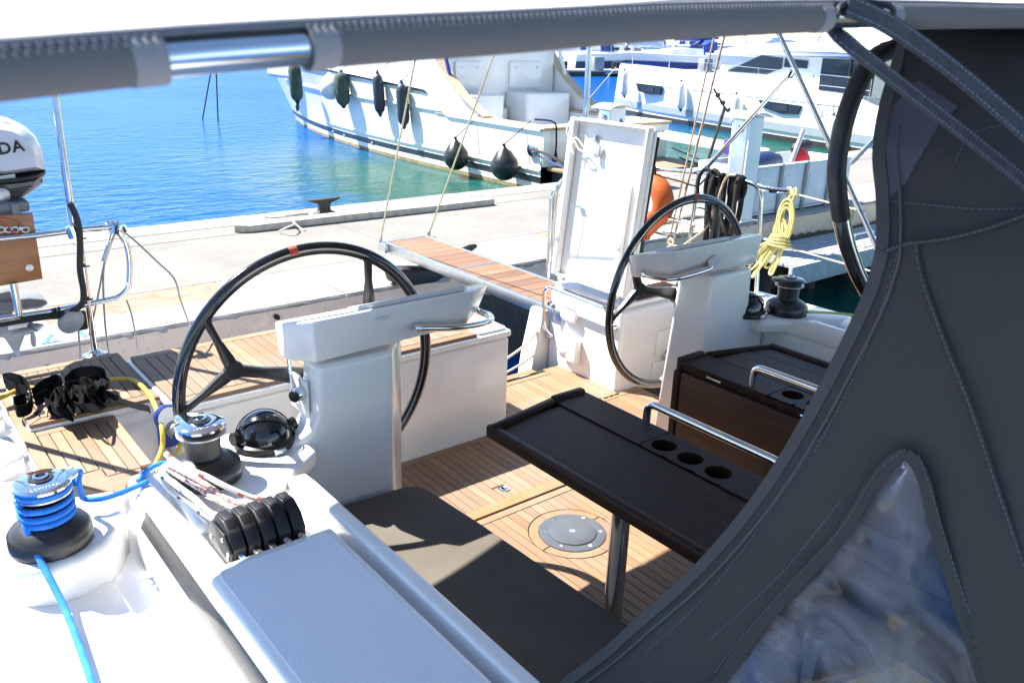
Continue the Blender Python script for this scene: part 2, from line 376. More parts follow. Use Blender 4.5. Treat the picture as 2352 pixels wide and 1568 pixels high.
        me.materials.append(MATS[m])
        if smooth:
            for p in me.polygons: p.use_smooth = True
            me.set_sharp_from_angle(angle=math.radians(smooth))
        me.update()
        o = bpy.data.objects.new(name, me); COL.objects.link(o)
        if parent is not None: o.parent = parent; o['_b'] = tuple(base)
        else: o.location = base; o['_b'] = tuple(base)
        if kind: o['kind'] = kind
        return o
def thing(name, label, cat, loc, group=None):
    o = bpy.data.objects.new(name, None); COL.objects.link(o); o.location = loc; o['_b'] = tuple(loc); o.empty_display_size = .1
    o['label'] = label; o['category'] = cat
    if group: o['group'] = group
    return o
def tag(o, label, cat, group=None):
    o['label'] = label; o['category'] = cat
    if group: o['group'] = group
    return o
def struct(o): o['kind'] = 'structure'; return o
def inst(src, name, loc, parent=None, rz=0):
    """another object on the same mesh; loc in world"""
    o = bpy.data.objects.new(name, src.data); COL.objects.link(o)
    b = V(parent['_b']) if parent is not None else V((0, 0, 0)); o.location = V(loc)-b; o.rotation_euler.z = rz
    if parent is not None: o.parent = parent
    return o
def dup(root, delta, label=None, group=None):
    def cp(o, par):
        c = o.copy(); COL.objects.link(c)
        if par is not None: c.parent = par
        for ch in list(o.children): cp(ch, c)
        return c
    r = cp(root, None); r.location = root.location+V(delta); r['_b'] = tuple(r.location)
    if label: r['label'] = label
    if group: r['group'] = group
    return r
def cr(pts, n=8, closed=False):
    """Catmull-Rom through points"""
    P = [V(p) for p in pts]; out = []; L = len(P)
    rng = range(L if closed else L-1)
    for i in rng:
        p0, p1, p2, p3 = (P[(i-1) % L], P[i], P[(i+1) % L], P[(i+2) % L]) if closed else (P[max(i-1, 0)], P[i], P[i+1], P[min(i+2, L-1)])
        for k in range(n):
            t = k/n; out.append(.5*((2*p1)+(p2-p0)*t+(2*p0-5*p1+4*p2-p3)*t*t+(3*p1-p0-3*p2+p3)*t*t*t))
    out.append(P[0] if closed else P[-1]); return out
def fillet(pts, r, n=5):
    """polyline with rounded corners"""
    P = [V(p) for p in pts]; out = [P[0]]
    for i in range(1, len(P)-1):
        a, b = (P[i-1]-P[i]), (P[i+1]-P[i]); d = min(r, a.length*.49, b.length*.49); a = P[i]+a.normalized()*d; b = P[i]+b.normalized()*d
        for k in range(n+1):
            t = k/n; out.append(a*(1-t)**2+P[i]*2*t*(1-t)+b*t*t)
    out.append(P[-1]); return out
def rrect(x0, y0, x1, y1, r, n=4):
    out = []
    for cx, cy, a0 in ((x1-r, y1-r, 0), (x0+r, y1-r, 90), (x0+r, y0+r, 180), (x1-r, y0+r, 270)):
        for k in range(n+1): a = math.radians(a0+90*k/n); out.append((cx+r*math.cos(a), cy+r*math.sin(a)))
    return out
def text(body, size, depth, mtx, name, m, parent, spacing=1.0, bold=0):
    cu = bpy.data.curves.new('t', 'FONT'); cu.body = body; cu.size = size; cu.extrude = depth; cu.align_x = 'CENTER'; cu.align_y = 'CENTER'; cu.space_character = spacing; cu.offset = size*bold
    to = bpy.data.objects.new('t', cu); COL.objects.link(to)
    dg = bpy.context.evaluated_depsgraph_get(); me = bpy.data.meshes.new_from_object(to.evaluated_get(dg))
    bpy.data.objects.remove(to); bpy.data.curves.remove(cu)
    base = V(parent['_b']); me.transform(Matrix.Translation(-base) @ mtx)
    me.name = name; me.materials.clear(); me.materials.append(MATS[m])
    o = bpy.data.objects.new(name, me); COL.objects.link(o); o.parent = parent; o['_b'] = tuple(base); return o
def frame(o, x, y):
    x, y = V(x).normalized(), V(y); z = x.cross(y).normalized(); y = z.cross(x)
    m = Matrix((x, y, z)).transposed().to_4x4(); m.translation = V(o); return m
# ================================================================== SETTING
WZ = -.75; QZ = .10; QY0, QY1 = 5.57, 8.70
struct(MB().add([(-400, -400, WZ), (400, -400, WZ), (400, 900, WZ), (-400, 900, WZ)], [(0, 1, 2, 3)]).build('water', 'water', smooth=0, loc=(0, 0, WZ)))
struct(MB().box((-60, -60, WZ-6.2), (90, 160, WZ-6)).build('sea_bed', 'quay_far', smooth=0))
# quay: slab, light kerbs on both sides, recessed strip of duct covers
quay = struct(MB().box((-40, QY0+.08, WZ-3), (60, QY1-.04, QZ-.012)).build('quay', 'quay_top', smooth=0, loc=(0, QY0, QZ)))
def rough_kerb(y0, y1, x0, x1, face, name, m):
    """kerb stone with a worn, uneven outer edge"""
    b = MB(); n = max(6, int((x1-x0)/.07)); rows = []
    for i in range(n+1):
        x = x0+(x1-x0)*i/n; e = random.uniform(0, .012)+(random.random() < .12)*random.uniform(0, .02); d = random.uniform(0, .010)
        yo = y0+e if face < 0 else y1-e
        yi = y1 if face < 0 else y0
        rows.append([(x, yi, QZ-.05), (x, yi, QZ), (x, yo-face*.012, QZ-d*.3), (x, yo, QZ-.012-d), (x, yo-face*(.004+e), QZ-.05)])
    if face > 0: rows = rows[::-1]
    b.grid(rows); o = len(b.v)-5*len(rows); b.f.append((o, o+1, o+2, o+3, o+4)); L = len(b.v); b.f.append((L-1, L-2, L-3, L-4, L-5))
    return b.build(name, m, quay, smooth=0)
seamsx = [-6, -2.2, 2.9, 6.1, 9.4, 13, 20]
for a, c in zip(seamsx[:-1], seamsx[1:]):
    rough_kerb(QY0, QY0+.42, a+.006, c-.006, -1, 'kerb_stone', 'quay_kerb'); rough_kerb(QY1-.42, QY1, a+.006, c-.006, 1, 'kerb_stone', 'quay_kerb')
# concrete surface bays between the kerbs, with the duct cover strip beside the near kerb
for a, c in ((-6, .2), (.21, 4.0), (4.01, 7.8), (7.81, 13), (13.01, 20)):
    MB().box((a, QY0+.86, QZ-.04), (c, QY1-.80, QZ-.004)).build('paving_bay', 'quay_top', quay, bevel=.004, seg=1, smooth=0)
def plate(x0, x1, y0, y1, m):
    MB().box((x0+.004, y0+.004, QZ-.03), (x1-.004, y1-.004, QZ-.003)).build('duct_cover', m, quay, bevel=.003, seg=1, smooth=0)
xx = -3.2; k = 0
while xx < 15:
    w_ = (.9, 1.25, 1.1)[k % 3]; m = 'checker_plate' if (0.2 < xx < 2.0 or 4.9 < xx < 5.6 or k % 5 == 4) else 'quay_kerb'
    plate(xx, xx+w_, QY0+.425, QY0+.855, m); xx += w_; k += 1
xx = -3.0; k = 0
while xx < 15:
    w_ = (1.5, 1.9, 1.2)[k % 3]; plate(xx, xx+w_, QY1-.795, QY1-.425, 'checker_plate' if k % 3 == 1 else 'quay_top'); xx += w_; k += 1
# quay wall facing the yacht: rough face with ridge and pits
b = MB(); rows = []
for i in range(160):
    x = -4+i*.1; r = []
    for j, z in enumerate((QZ-.03, QZ-.16, QZ-.30, QZ-.45, QZ-.65, WZ-1.5)):
        r.append((x, QY0+.012-random.uniform(0, .012)+.006*j, z))
    rows.append(r)
b.grid(rows); b.build('quay_wall', 'quay_wall', quay, smooth=50)
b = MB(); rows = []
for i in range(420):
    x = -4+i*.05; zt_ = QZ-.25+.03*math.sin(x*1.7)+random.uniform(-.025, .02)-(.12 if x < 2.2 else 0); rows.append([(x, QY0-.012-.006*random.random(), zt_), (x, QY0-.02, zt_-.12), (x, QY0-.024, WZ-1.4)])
b.grid(rows); b.build('dark_band', 'wall_dark', quay, smooth=50)  # near-black band over the lower wall, with an uneven top edge
for (q, r) in (((268, 821), .03), ((113, 845), .028), ((636, 728), .03), ((905, 697), .04)):
    p = ony(q, QY0-.004); b = MB(); b.lathe([(r, 0), (r*.9, .004), (r*.6, .004)], p, 10, (0, -1, 0), sx=.7); b.build('drain_stub', 'galvanised' if r < .029 else 'caulk', quay)
text('17', .24, .001, Matrix.Translation(onz((150, 770), QZ+.002)) @ Matrix.Rotation(PI, 4, 'Z'), 'berth_number', 'text_blue', quay, 1.6)
text('28', .22, .001, Matrix.Translation(onz((1102, 452), QZ+.002)), 'berth_number', 'text_blue', quay, 1.2)

# ---- things on the quay
a, c = onz((566, 530), QZ), onz((1125, 468), QZ)                       # long grey timber baulk with rounded ends
d = (c-a).normalized(); nrm = V((-d.y, d.x, 0)); b = MB(); rows = []
for i, (t, hw) in enumerate(((-.12, .01), (-.08, .055), (.0, .09), (.4, .095), (1.2, .09), (2.0, .095), ((c-a).length-.1, .09), ((c-a).length, .085))):
    o = a+d*t; h = .07+.004*math.sin(i*2.1); rows.append([o-nrm*hw, o-nrm*hw*.95+V((0, 0, h)), o+nrm*hw*.95+V((0, 0, h)), o+nrm*hw])
b.grid(rows, True); o = 0; b.f.append((0, 1, 2, 3)); L = len(b.v); b.f.append((L-1, L-2, L-3, L-4))
tag(b.build('timber_baulk', 'timber_grey', bevel=.008, loc=a), 'long weathered grey timber baulk lying along the concrete quay', 'timber')
p0 = onz((745, 491), QZ)
t = thing('mooring_cleat', 'black iron horn cleat with pale rope at its foot on the quay', 'cleat', p0)
MB().prism([(-.17, .0), (.17, .0), (.15, .025), (.09, .04), (.075, .11), (.10, .14), (.24, .175), (.25, .20), (.16, .195), (-.16, .195), (-.25, .20), (-.24, .175), (-.10, .14), (-.075, .11), (-.09, .04), (-.15, .025)], -.05, .05, 'y').build('cleat_body', 'galvanised', None, bevel=.015)
bpy.data.objects['cleat_body'].parent = t; bpy.data.objects['cleat_body'].location = (0, 0, 0); bpy.data.objects['cleat_body'].rotation_euler.z = .08; bpy.data.objects['cleat_body'].scale = (.76, .8, .85)
pts = [p0+V((-.28+.36*math.sin(i*2.7)*.5-.02*i, .05*math.cos(i*1.9), .015+.012*(i % 3))) for i in range(14)]
MB().tube(cr(pts, 6), .013, 7).build('mooring_rope', 'rope_white', t)
tag(MB().tube(cr([onz(q, QZ+.075 if 0 < i < 4 else QZ+.01) for i, q in enumerate(((640, 532), (660, 522), (676, 514), (668, 505), (690, 524), (700, 528)))], 8), .008, 6).build('rope_end', 'rope_white'), 'thin white rope end looped over the grey timber baulk', 'rope')

def pedestal(base, w_, d_, h, label, sign):
    x, y, z = base; t = thing('power_pedestal', label, 'power pedestal', base, 'power pedestals on the quay')
    MB().box((x-w_/2, y-d_/2, z), (x+w_/2, y+d_/2, z+h)).build('column', 'white_plastic', t, bevel=.012)
    MB().box((x-w_/2-.008, y-d_/2+.03, z+.05), (x-w_/2-.001, y+d_/2-.03, z+h-.04)).build('side_panel', 'aluminium', t, bevel=.003)
    b = MB(); rows = []
    for i in range(9):
        u = -1+i/4; zz = z+h+.05-.05*u*u; rows.append([(x+u*(w_/2+.09), y-d_/2-.05, zz-.012), (x+u*(w_/2+.09), y-d_/2-.05, zz), (x+u*(w_/2+.09), y+d_/2+.05, zz), (x+u*(w_/2+.09), y+d_/2+.05, zz-.012)])
    b.grid(rows, True); b.f.append((0, 1, 2, 3)); L = len(b.v); b.f.append((L-1, L-2, L-3, L-4)); b.build('cap', 'white_plastic', t)
    sk = MB().lathe([(.035, 0), (.035, .03), (.02, .045)], (x-w_/2-.009, y, z+h-.13), 12, (-1, 0, 0)).build('socket', 'zinc', t)
    if sign:
        MB().prism([(x-.02, z+h-.22), (x+.04, z+h-.13), (x+.10, z+h-.2), (x+.06, z+h-.235), (x+.075, z+h-.29), (x+.03, z+h-.25)], y-d_/2-.003, y-d_/2-.001, 'y').build('emblem', 'paint_sign', t, smooth=0)
    return t
pb = onz((1715, 513), QZ); pedestal((pb.x, pb.y+.14, QZ), .24, .24, 1.14, 'white power pedestal with curved cap beside the open dock cart', False)
p2 = ony((1408, 236), 8.35); pedestal((p2.x, 8.35, QZ), .26, .26, p2.z-QZ-.06, 'white power pedestal with blue diamond emblem behind the motor yacht transom', True)

# open cart of white panels with things in it
cx0, cx1, cy0, cy1, ch = 8.05, 10.1, 5.74, 6.5, .56
ct = thing('dock_cart', 'open white panelled dock cart with grey ribs standing on the quay', 'cart', (cx0, cy0, QZ))
MB().box((cx0, cy0, QZ+.02), (cx1, cy1, QZ+.05)).build('floor', 'cart_white', ct)
for nm, a, c in (('side_panel', (cx0, cy0, QZ+.04), (cx1, cy0+.025, QZ+ch)), ('side_panel', (cx0, cy1-.025, QZ+.04), (cx1, cy1, QZ+ch)), ('end_panel', (cx0, cy0+.03, QZ+.04), (cx0+.025, cy1-.03, QZ+ch)), ('end_panel', (cx1-.025, cy0+.03, QZ+.04), (cx1, cy1-.03, QZ+ch))):
    MB().box(a, c).build(nm, 'cart_white', ct, bevel=.004)
for x in (cx0+.03, cx0+.53, cx0+1.03, cx0+1.55): MB().box((x, cy0-.028, QZ), (x+.055, cy0-.002, QZ+ch+.025)).build('rib', 'cart_frame', ct, bevel=.004)
for x in (cx0+.15, cx0+.65, cx0+1.15): MB().prism(rrect(x, QZ+.14, x+.33, QZ+.44, .04), cy0-.006, cy0-.001, 'y').build('pressed_panel', 'cart_white', ct, bevel=.003)
MB().box((cx0-.012, cy0-.03, QZ+ch), (cx1, cy0+.03, QZ+ch+.016)).build('rim', 'cart_white', ct, bevel=.004)
tag(MB().lathe([(.0, -.42), (.10, -.38), (.14, -.1), (.15, .1), (.10, .34), (.0, .42)], (8.72, 6.1, QZ+.52), 16, (1, .1, .02)).build('stuffed_sack', 'navy'), 'dark navy sack bulging out of the dock cart', 'sack')
tag(MB().prism(rrect(-.14, -.11, .14, .11, .03), 0, .17).build('crate_lid', 'purple', loc=(0, 0, 0), bevel=.01), 'purple plastic tub on top of the dock cart', 'tub').location = (8.55, 6.35, QZ+.62)
tag(MB().lathe([(.02, 0), (.12, .01), (.14, .03), (.10, .06), (.02, .075)], (9.36, 6.0, QZ+.56), 18, (-.15, -.7, .45)).build('plastic_bowl', 'red'), 'bright red plastic bowl lying in the dock cart', 'bowl')
tag(MB().tube([(8.95, 5.9, QZ+.35), (9.5, 6.1, QZ+.88)], .028, 10).build('oar_shaft', 'aluminium'), 'silver tube sticking up out of the dock cart', 'tube')
tag(MB().lathe([(.02, -.2), (.07, -.15), (.085, .1), (.03, .2)], (9.68, 6.2, QZ+.66), 12, (1, 0, .1)).build('black_bag', 'black_rubber'), 'black bag lying on top of the dock cart at its far end', 'bag')
bk = thing('boat_hook', 'black boat hook with clamps leaning behind the power pedestal', 'boat hook', (8.2, 6.62, QZ))
MB().tube([(8.2, 6.62, QZ), (8.75, 6.75, QZ+1.12)], .02, 8).build('shaft', 'black_satin', bk)
MB().tube([(8.45, 6.72, QZ+1.36), (8.75, 6.75, QZ+1.12), (9.1, 6.76, QZ+.9)], .014, 8).build('cross_arm', 'black_satin', bk)
for k in range(3): MB().lathe([(.03, -.03), (.03, .03)], (8.55+.13*k, 6.73+.01*k, QZ+1.28-.09*k), 10, (1, 0, -.7)).build('clamp', 'black_plastic', bk)
# white coil of rope on the quay behind the port rail
pc = onz((1600, 515), QZ); pts = []
for i in range(150):
    a = i*.33; r = .34+.10*math.sin(i*.31)+.05*math.sin(i*1.3); pts.append(pc+V((1.9*r*math.cos(a), r*math.sin(a)*.9, .02+.015*(i % 5)/2)))
tag(MB().tube(pts, .012, 6).build('rope_coil', 'rope_white'), 'loose coil of white mooring rope on the quay beside the power pedestal', 'rope')
# black fender hung under the gangway on the quay edge
fb = thing('quay_fender', 'black rubber fender hanging on the quay edge under the gangway', 'fender', (3.55, 5.5, QZ))
MB().prism([(3.28, QZ+.11), (3.36, QZ+.14), (3.78, QZ+.08), (3.84, QZ+.03), (3.70, QZ-.03), (3.4, QZ-.02), (3.3, QZ+.03)], 5.53, 5.68, 'y').build('pad', 'black_rubber', fb, bevel=.03)
pk = onz((1083, 578), QZ+.05); MB().lathe([(.0, 0), (.03, .02), (.035, .2), (.02, .27)], pk-V((.2, 0, 0)), 10, (1, .1, .15)).build('end_knob', 'black_rubber', fb)
# grey slatted finger dock alongside
fd = thing('finger_dock', 'low grey slatted finger dock against the quay wall', 'dock', (9, 5.2, -.3))
for k in range(7): MB().box((7.7, 4.86+k*.1, -.235), (12.5, 4.86+k*.1+.085, -.2)).build('slat', 'deck_grey', fd, bevel=.004, seg=1)
MB().box((7.65, 4.80, -.42), (12.5, 4.85, -.2)).build('edge_beam', 'deck_grey', fd, bevel=.01)
for x in (8.0, 8.9, 9.8, 11.): MB().tube([(x, 5.4, WZ-1), (x, 5.4, -.24)], .12, 12).build('float_leg', 'black_rubber', fd)
MB().tube(fillet([(9.1, 4.98, -.2), (9.1, 4.98, -.06), (9.5, 4.98, -.06), (9.5, 4.98, -.2)], .03), .012, 8).build('staple_rail', 'zinc', fd)
tag(MB().tube(cr([(9.9, 5.5, .12), (9.75, 5.4, -.02), (9.6, 5.35, -.16), (9.4, 5.3, -.19)], 6), .016, 8).build('torch', 'line_yellow'), 'short yellow rope with dark end hanging over the quay edge', 'rope')

# ================================================================== MOTOR YACHT (stern-to at the far side of the quay)
MYX0, MYX1, MYY0, MYY1 = 10.15, 13.5, 11.8, 25.6; MCX = (MYX0+MYX1)/2
my = thing('motor_yacht', 'cream hulled motor yacht with open cockpit moored stern-to beyond the quay', 'motor yacht', (MCX, 18, WZ))
def hull_section(t):
    """half-beam at sheer and waterline, sheer height, stem shift for t=0 stern .. 1 bow"""
    bw = 1.66*(1-max(0, (t-.30)/.70)**2.2)
    bs = 1.68*(1-max(0, (t-.50)/.50)**2.6) if t < 1 else 0
    zs = .40 if t < .24 else .40+.42*min(1, (t-.24)/.035)**.8 + max(0, t-.28)*.62
    return max(bw, .0), max(bs, .03), zs
NS = 44
def hull_rows(side, zlev):
    rows = []
    for i in range(NS+1):
        t = i/NS; bw, bs, zs = hull_section(t); r = []
        for j, f in enumerate(zlev):
            zz = WZ-.35+f*(zs-WZ+.35); u = max(0, (zz-WZ)/(zs-WZ)) if zs > WZ else 0
            hb = bw+(bs-bw)*(u**1.6); yy = MYY0+t*(MYY1-MYY0)+t**6*(u*2.1); r.append((MCX+side*hb, yy+(1-t)**8*0, zz))
        rows.append(r)
    return rows
zl = [0, .12, .2, .24, .28, .36, .5, .65, .8, .92, 1]
b = MB(); b.grid(hull_rows(-1, zl)); b.grid([r[::-1] for r in hull_rows(1, zl)]); b.build('hull', 'cream_hull', my, smooth=40)
def hull_band(z0, z1, off, nm, m, t0=0, t1=1, side=-1):
    b = MB(); rows = []
    for i in range(NS*2+1):
        t = i/(NS*2)
        if t < t0 or t > t1: continue
        bw, bs, zs = hull_section(t); r = []
        for zz in (z0(t) if callable(z0) else z0, z1(t) if callable(z1) else z1):
            u = max(0, (zz-WZ)/(zs-WZ)); hb = bw+(bs-bw)*(u**1.6); yy = MYY0+t*(MYY1-MYY0)+t**6*(u*2.1); r.append((MCX+side*(hb+off), yy, zz))
        r = [(r[0][0]-side*off*1.5, r[0][1], r[0][2])]+r+[(r[1][0]-side*off*1.5, r[1][1], r[1][2])]
        rows.append(r)
    b.grid(rows); return b.build(nm, m, my, smooth=40)
hull_band(WZ-.04, WZ+.07, .006, 'waterline_growth', 'bottom_paint'); hull_band(WZ+.07, WZ+.17, .007, 'white_stripe', 'white_hull'); hull_band(WZ+.17, WZ+.29, .008, 'boot_stripe', 'boot_navy')
hull_band(lambda t: -.36, lambda t: -.325, .03, 'spray_rail', 'cream_hull', 0, .66)
hull_band(lambda t: .36 if t < .22 else .44+.05*(t-.2), lambda t: .40 if t < .22 else .49+.05*(t-.2), .035, 'rub_rail', 'cream_hull', 0, .9)
hull_band(lambda t: hull_section(t)[2]-.035, lambda t: hull_section(t)[2]+.01, .03, 'sheer_rail', 'boot_navy', .27, .97)
for t_ in (.63, .57, .45): 
    bw, bs, zs = hull_section(t_); MB().lathe([(.04, 0), (.04, .02), (.02, .03)], (MCX-bw-.008, MYY0+t_*(MYY1-MYY0), WZ+.2), 10, (-1, 0, 0)).build('skin_fitting', 'chrome', my)
# transom, swim platform, covering boards, cockpit
MB().prism([(MYX0+.02, -.28), (MYX0, .38), (MYX1, .38), (MYX1-.02, -.28)], MYY0-.06, MYY0+.12, 'y').build('transom', 'cream_hull', my, bevel=.02)
MB().box((MYX0+.1, MYY0-1.25, -.34), (MYX1-.1, MYY0-.06, -.27)).build('swim_platform', 'teak_dull', my, bevel=.02)
MB().box((MYX0+.25, MYY0-1.0, WZ-.2), (MYX1-.25, MYY0-.05, -.36)).build('platform_support', 'bottom_black', my)
MB().box((MYX0-.03, MYY0-.1, .385), (MYX1+.03, MYY0+.32, .43)).build('transom_board', 'teak_trim', my, bevel=.01)
for x0, x1 in ((MYX0-.03, MYX0+.28), (MYX1-.28, MYX1+.03)): MB().box((x0, MYY0+.325, .385), (x1, MYY0+3.4, .43)).build('covering_board', 'teak_trim', my, bevel=.01)
MB().box((MYX0+.24, MYY0+.2, -.1), (MYX1-.24, MYY0+3.6, -.05)).build('cockpit_sole', 'gelcoat', my)
for x in (MYX0+.24, MYX1-.30): MB().box((x, MYY0+.2, -.05), (x+.06, MYY0+3.4, .384)).build('cockpit_liner', 'gelcoat', my)
MB().box((MYX0+.3, MYY0+.26, -.05), (MYX1-.3, MYY0+.32, .384)).build('cockpit_liner', 'gelcoat', my)
# bulkhead at the front of the cockpit with two boxed seats, steps and panels
BY = MYY0+3.35
MB().box((MYX0+.2, BY, -.05), (MYX1-.2, BY+.1, 1.9)).build('cabin_bulkhead', 'gelcoat', my, bevel=.01)
MB().prism(rrect(MYX0+.32, BY-.75, MYX0+1.18, BY-.002, .06), -.05, .78).build('seat_box', 'gelcoat', my, bevel=.03)
MB().prism(rrect(MYX0+1.75, BY-.8, MYX1-.32, BY-.002, .12), -.05, .80).build('seat_box', 'gelcoat', my, bevel=.03)
for x0, x1 in ((MYX0+.4, MYX0+1.1), (MYX0+1.85, MYX0+2.75)):
    pn = MB().prism(rrect(x0, .86, x1, 1.42, .05), BY-.075, BY-.002, 'y').build('seat_back', 'gelcoat', my, bevel=.012)
    for x in (x0+.15, x1-.15): MB().lathe([(.025, 0), (.025, .01)], (x, BY-.077, 1.3), 10, (0, -1, 0)).build('stud', 'zinc', pn)
for k, (z0, z1, d_) in enumerate(((-.05, .18, .42), (.18, .45, .2))):
    st = MB().box((MYX0+1.22, BY-d_, z0), (MYX0+1.7, BY-.002, z1)).build('step', 'gelcoat', my, bevel=.01)
    MB().box((MYX0+1.21, BY-d_-.01, z1+.002), (MYX0+1.71, BY-.003, z1+.028)).build('step_tread', 'teak_trim', st, bevel=.006)
# cockpit side wings rising to the deckhouse, teak capped
for sx, x0, x1 in ((-1, MYX0+.0, MYX0+.2), (1, MYX1-.2, MYX1)):
    pl = [(MYY0+1.75, .43), (MYY0+2.5, .75), (MYY0+3.3, 1.30), (MYY0+3.6, 1.62), (MYY0+5, 1.7), (MYY0+5, .43)]
    MB().prism(pl, x0+.06, x1-.06, 'x').build('cockpit_wing', 'gelcoat', my, bevel=.015)
    b = MB(); rows = []
    for (y, z) in pl[:4]: rows.append([(x0-.01, y, z+.012), (x0-.01, y, z+.042), (x1+.01, y, z+.042), (x1+.01, y, z+.012)])
    b.grid(rows, True); b.f.append((0, 1, 2, 3)); b.f.append((15, 14, 13, 12)); b.build('wing_cap', 'teak_trim', my)
    MB().tube([(x0+.1, MYY0+3.05, 1.15), (x0+.1, MYY0+3.7, 2.6)], .04, 8).build('hardtop_pillar', 'royal_blue' if sx < 0 else 'white_hull', my)
# deckhouse, foredeck, hardtop
MB().prism([(BY+.1, .6), (BY+.1, 1.95), (BY+2.6, 1.9), (BY+4.6, 1.45), (BY+7.4, 1.25), (BY+9.2, 1.12), (BY+9.5, .95), (BY+9.5, .6)], MYX0+.36, MYX1-.36, 'x').build('deckhouse', 'white_hull', my, bevel=.12, seg=3)
dk = MB(); rows = []
for i in range(11, NS+1):
    t = i/NS; bw, bs, zs = hull_section(t); y = MYY0+t*(MYY1-MYY0)+t**6*2.1; rows.append([(MCX-bs*.98, y, zs-.01), (MCX-bs*.5, y, zs+.05), (MCX, y, zs+.07), (MCX+bs*.5, y, zs+.05), (MCX+bs*.98, y, zs-.01)])
dk.grid(rows); dk.build('foredeck', 'white_hull', my)
MB().prism([(BY-.9, 2.55), (BY-.9, 2.62), (BY+3.4, 2.7), (BY+3.8, 2.5)], MYX0+.3, MYX1-.3, 'x').build('hardtop', 'white_hull', my, bevel=.02)
MB().box((MYX0+.45, BY-.02, 1.95), (MYX1-.45, BY+.02, 2.5)).build('clear_curtain', 'smoked_glass', my)
# recessed side deck line (handrail) and bow anchor
rp = [onx(q, 10.55) for q in ((895, 130), (960, 158), (1008, 192), (1006, 184), (962, 150))]
MB().tube(rp[:3], .022, 6).build('handrail', 'stainless', my)
MB().box((MCX-.2, MYY1+1.7, .85), (MCX+.2, MYY1+2.4, 1.05)).build('bow_roller', 'zinc', my)
# fairlead and stern lines
fl = onx((1222, 343), MYX0-.02); MB().lathe([(.13, 0), (.13, .02), (.07, .03)], fl, 16, (-1, 0, 0)).build('hawse_ring', 'chrome', my)
tag(MB().tube(cr([fl+V((-.03, 0, 0)), ony((1262, 357), 10.6), ony((1330, 395), 9.6)], 10), .022, 8).build('mooring_line', 'rope_black'), 'black mooring line from the motor yacht quarter to the quay', 'mooring line')
tag(MB().tube(cr([fl+V((-.03, -.05, -.06)), ony((1300, 388), 10.2)], 10), .012, 6).build('mooring_line', 'royal_blue'), 'thin blue mooring line from the motor yacht quarter to the quay', 'mooring line')
a = ony((1272, 285), MYY0-.1)
tag(MB().tube(cr([a+V((-.2, .3, .06)), a+V((0, 0, .03)), a+V((.03, -.05, -.2)), a+V((.03, -.05, -.5)), a+V((-.03, -.05, -.62)), a+V((.0, -.05, -.68)), a+V((.06, -.05, -.6)), a+V((.03, -.05, -.45))], 6), .018, 6).build('loop_rope', 'rope_black'), 'short black eye-spliced rope hanging over the motor yacht transom', 'rope')
# gangway of the motor yacht
mg = thing('gangway', 'pale gangway with white side rails from the motor yacht platform to the quay', 'gangway', (12.6, 10, .2))
g0, g1 = V((13.0, MYY0-.1, .22)), V((12.6, 8.9, .2))
dd = (g1-g0); nn = V((dd.y, -dd.x, 0)).normalized()
MB().obox((g0+g1)/2, dd/2, nn*.22, (0, 0, .02)).build('walkway', 'teak_trim', mg)
for s_ in (-1, 1): MB().obox((g0+g1)/2+nn*.25*s_, dd/2, nn*.025, (0, 0, .05)).build('side_rail', 'white_hull', mg, bevel=.01)

# ---- fenders
def fender(loc, L, r, body, end, label, group, hang, kind='long', tail=False, tilt=0):
    t = thing('fender', label, 'fender', loc, group); x, y, z = loc
    ax = V((0, math.sin(tilt), math.cos(tilt)))
    if kind == 'long':
        MB().lathe([(.0, -L*.5), (r*.45, -L*.47), (r*.85, -L*.40), (r, -L*.30), (r*1.02, 0), (r, L*.30), (r*.85, L*.40), (r*.45, L*.47), (0, L*.5)], loc, 18, ax).build('body', body, t)
        for s_ in (1, -1):
            MB().lathe([(r*.46, L*.46*s_), (r*.30, L*.52*s_), (r*.18, L*.56*s_)] if s_ > 0 else [(r*.18, -L*.56), (r*.30, -L*.52), (r*.46, -L*.46)], loc, 12, ax).build('end_eye', end, t)
    else:
        MB().lathe([(r*math.sin(a), -r*math.cos(a)) for a in [i*PI/12 for i in range(0, 10)]]+[(r*.55, r*.98), (r*.25, r*1.2), (r*.12, r*1.38), (.01, r*1.4)], loc, 20, ax).build('body', body, t)
        MB().lathe([(r*.13, r*1.3), (r*.11, r*1.55)], loc, 10, ax).build('end_eye', end, t)
    top = V(loc)+ax*(L*.55 if kind == 'long' else r*1.5)
    MB().tube(cr([top, (top+V(hang))/2+V((0, .01, -.01)), V(hang)], 5), .009, 5).build('lanyard', 'rope_black', t)
    if tail: MB().tube([V(loc)-ax*L*.52, V(loc)-ax*(L*.62)+V((0, .03, 0)), V(loc)-ax*(L*.74)+V((0, .05, 0))], [.02, .06, .03], 8).build('sock_tail', body, t)
    return t
FX = MYX0-.16
GF = 'fenders along the motor yacht side'
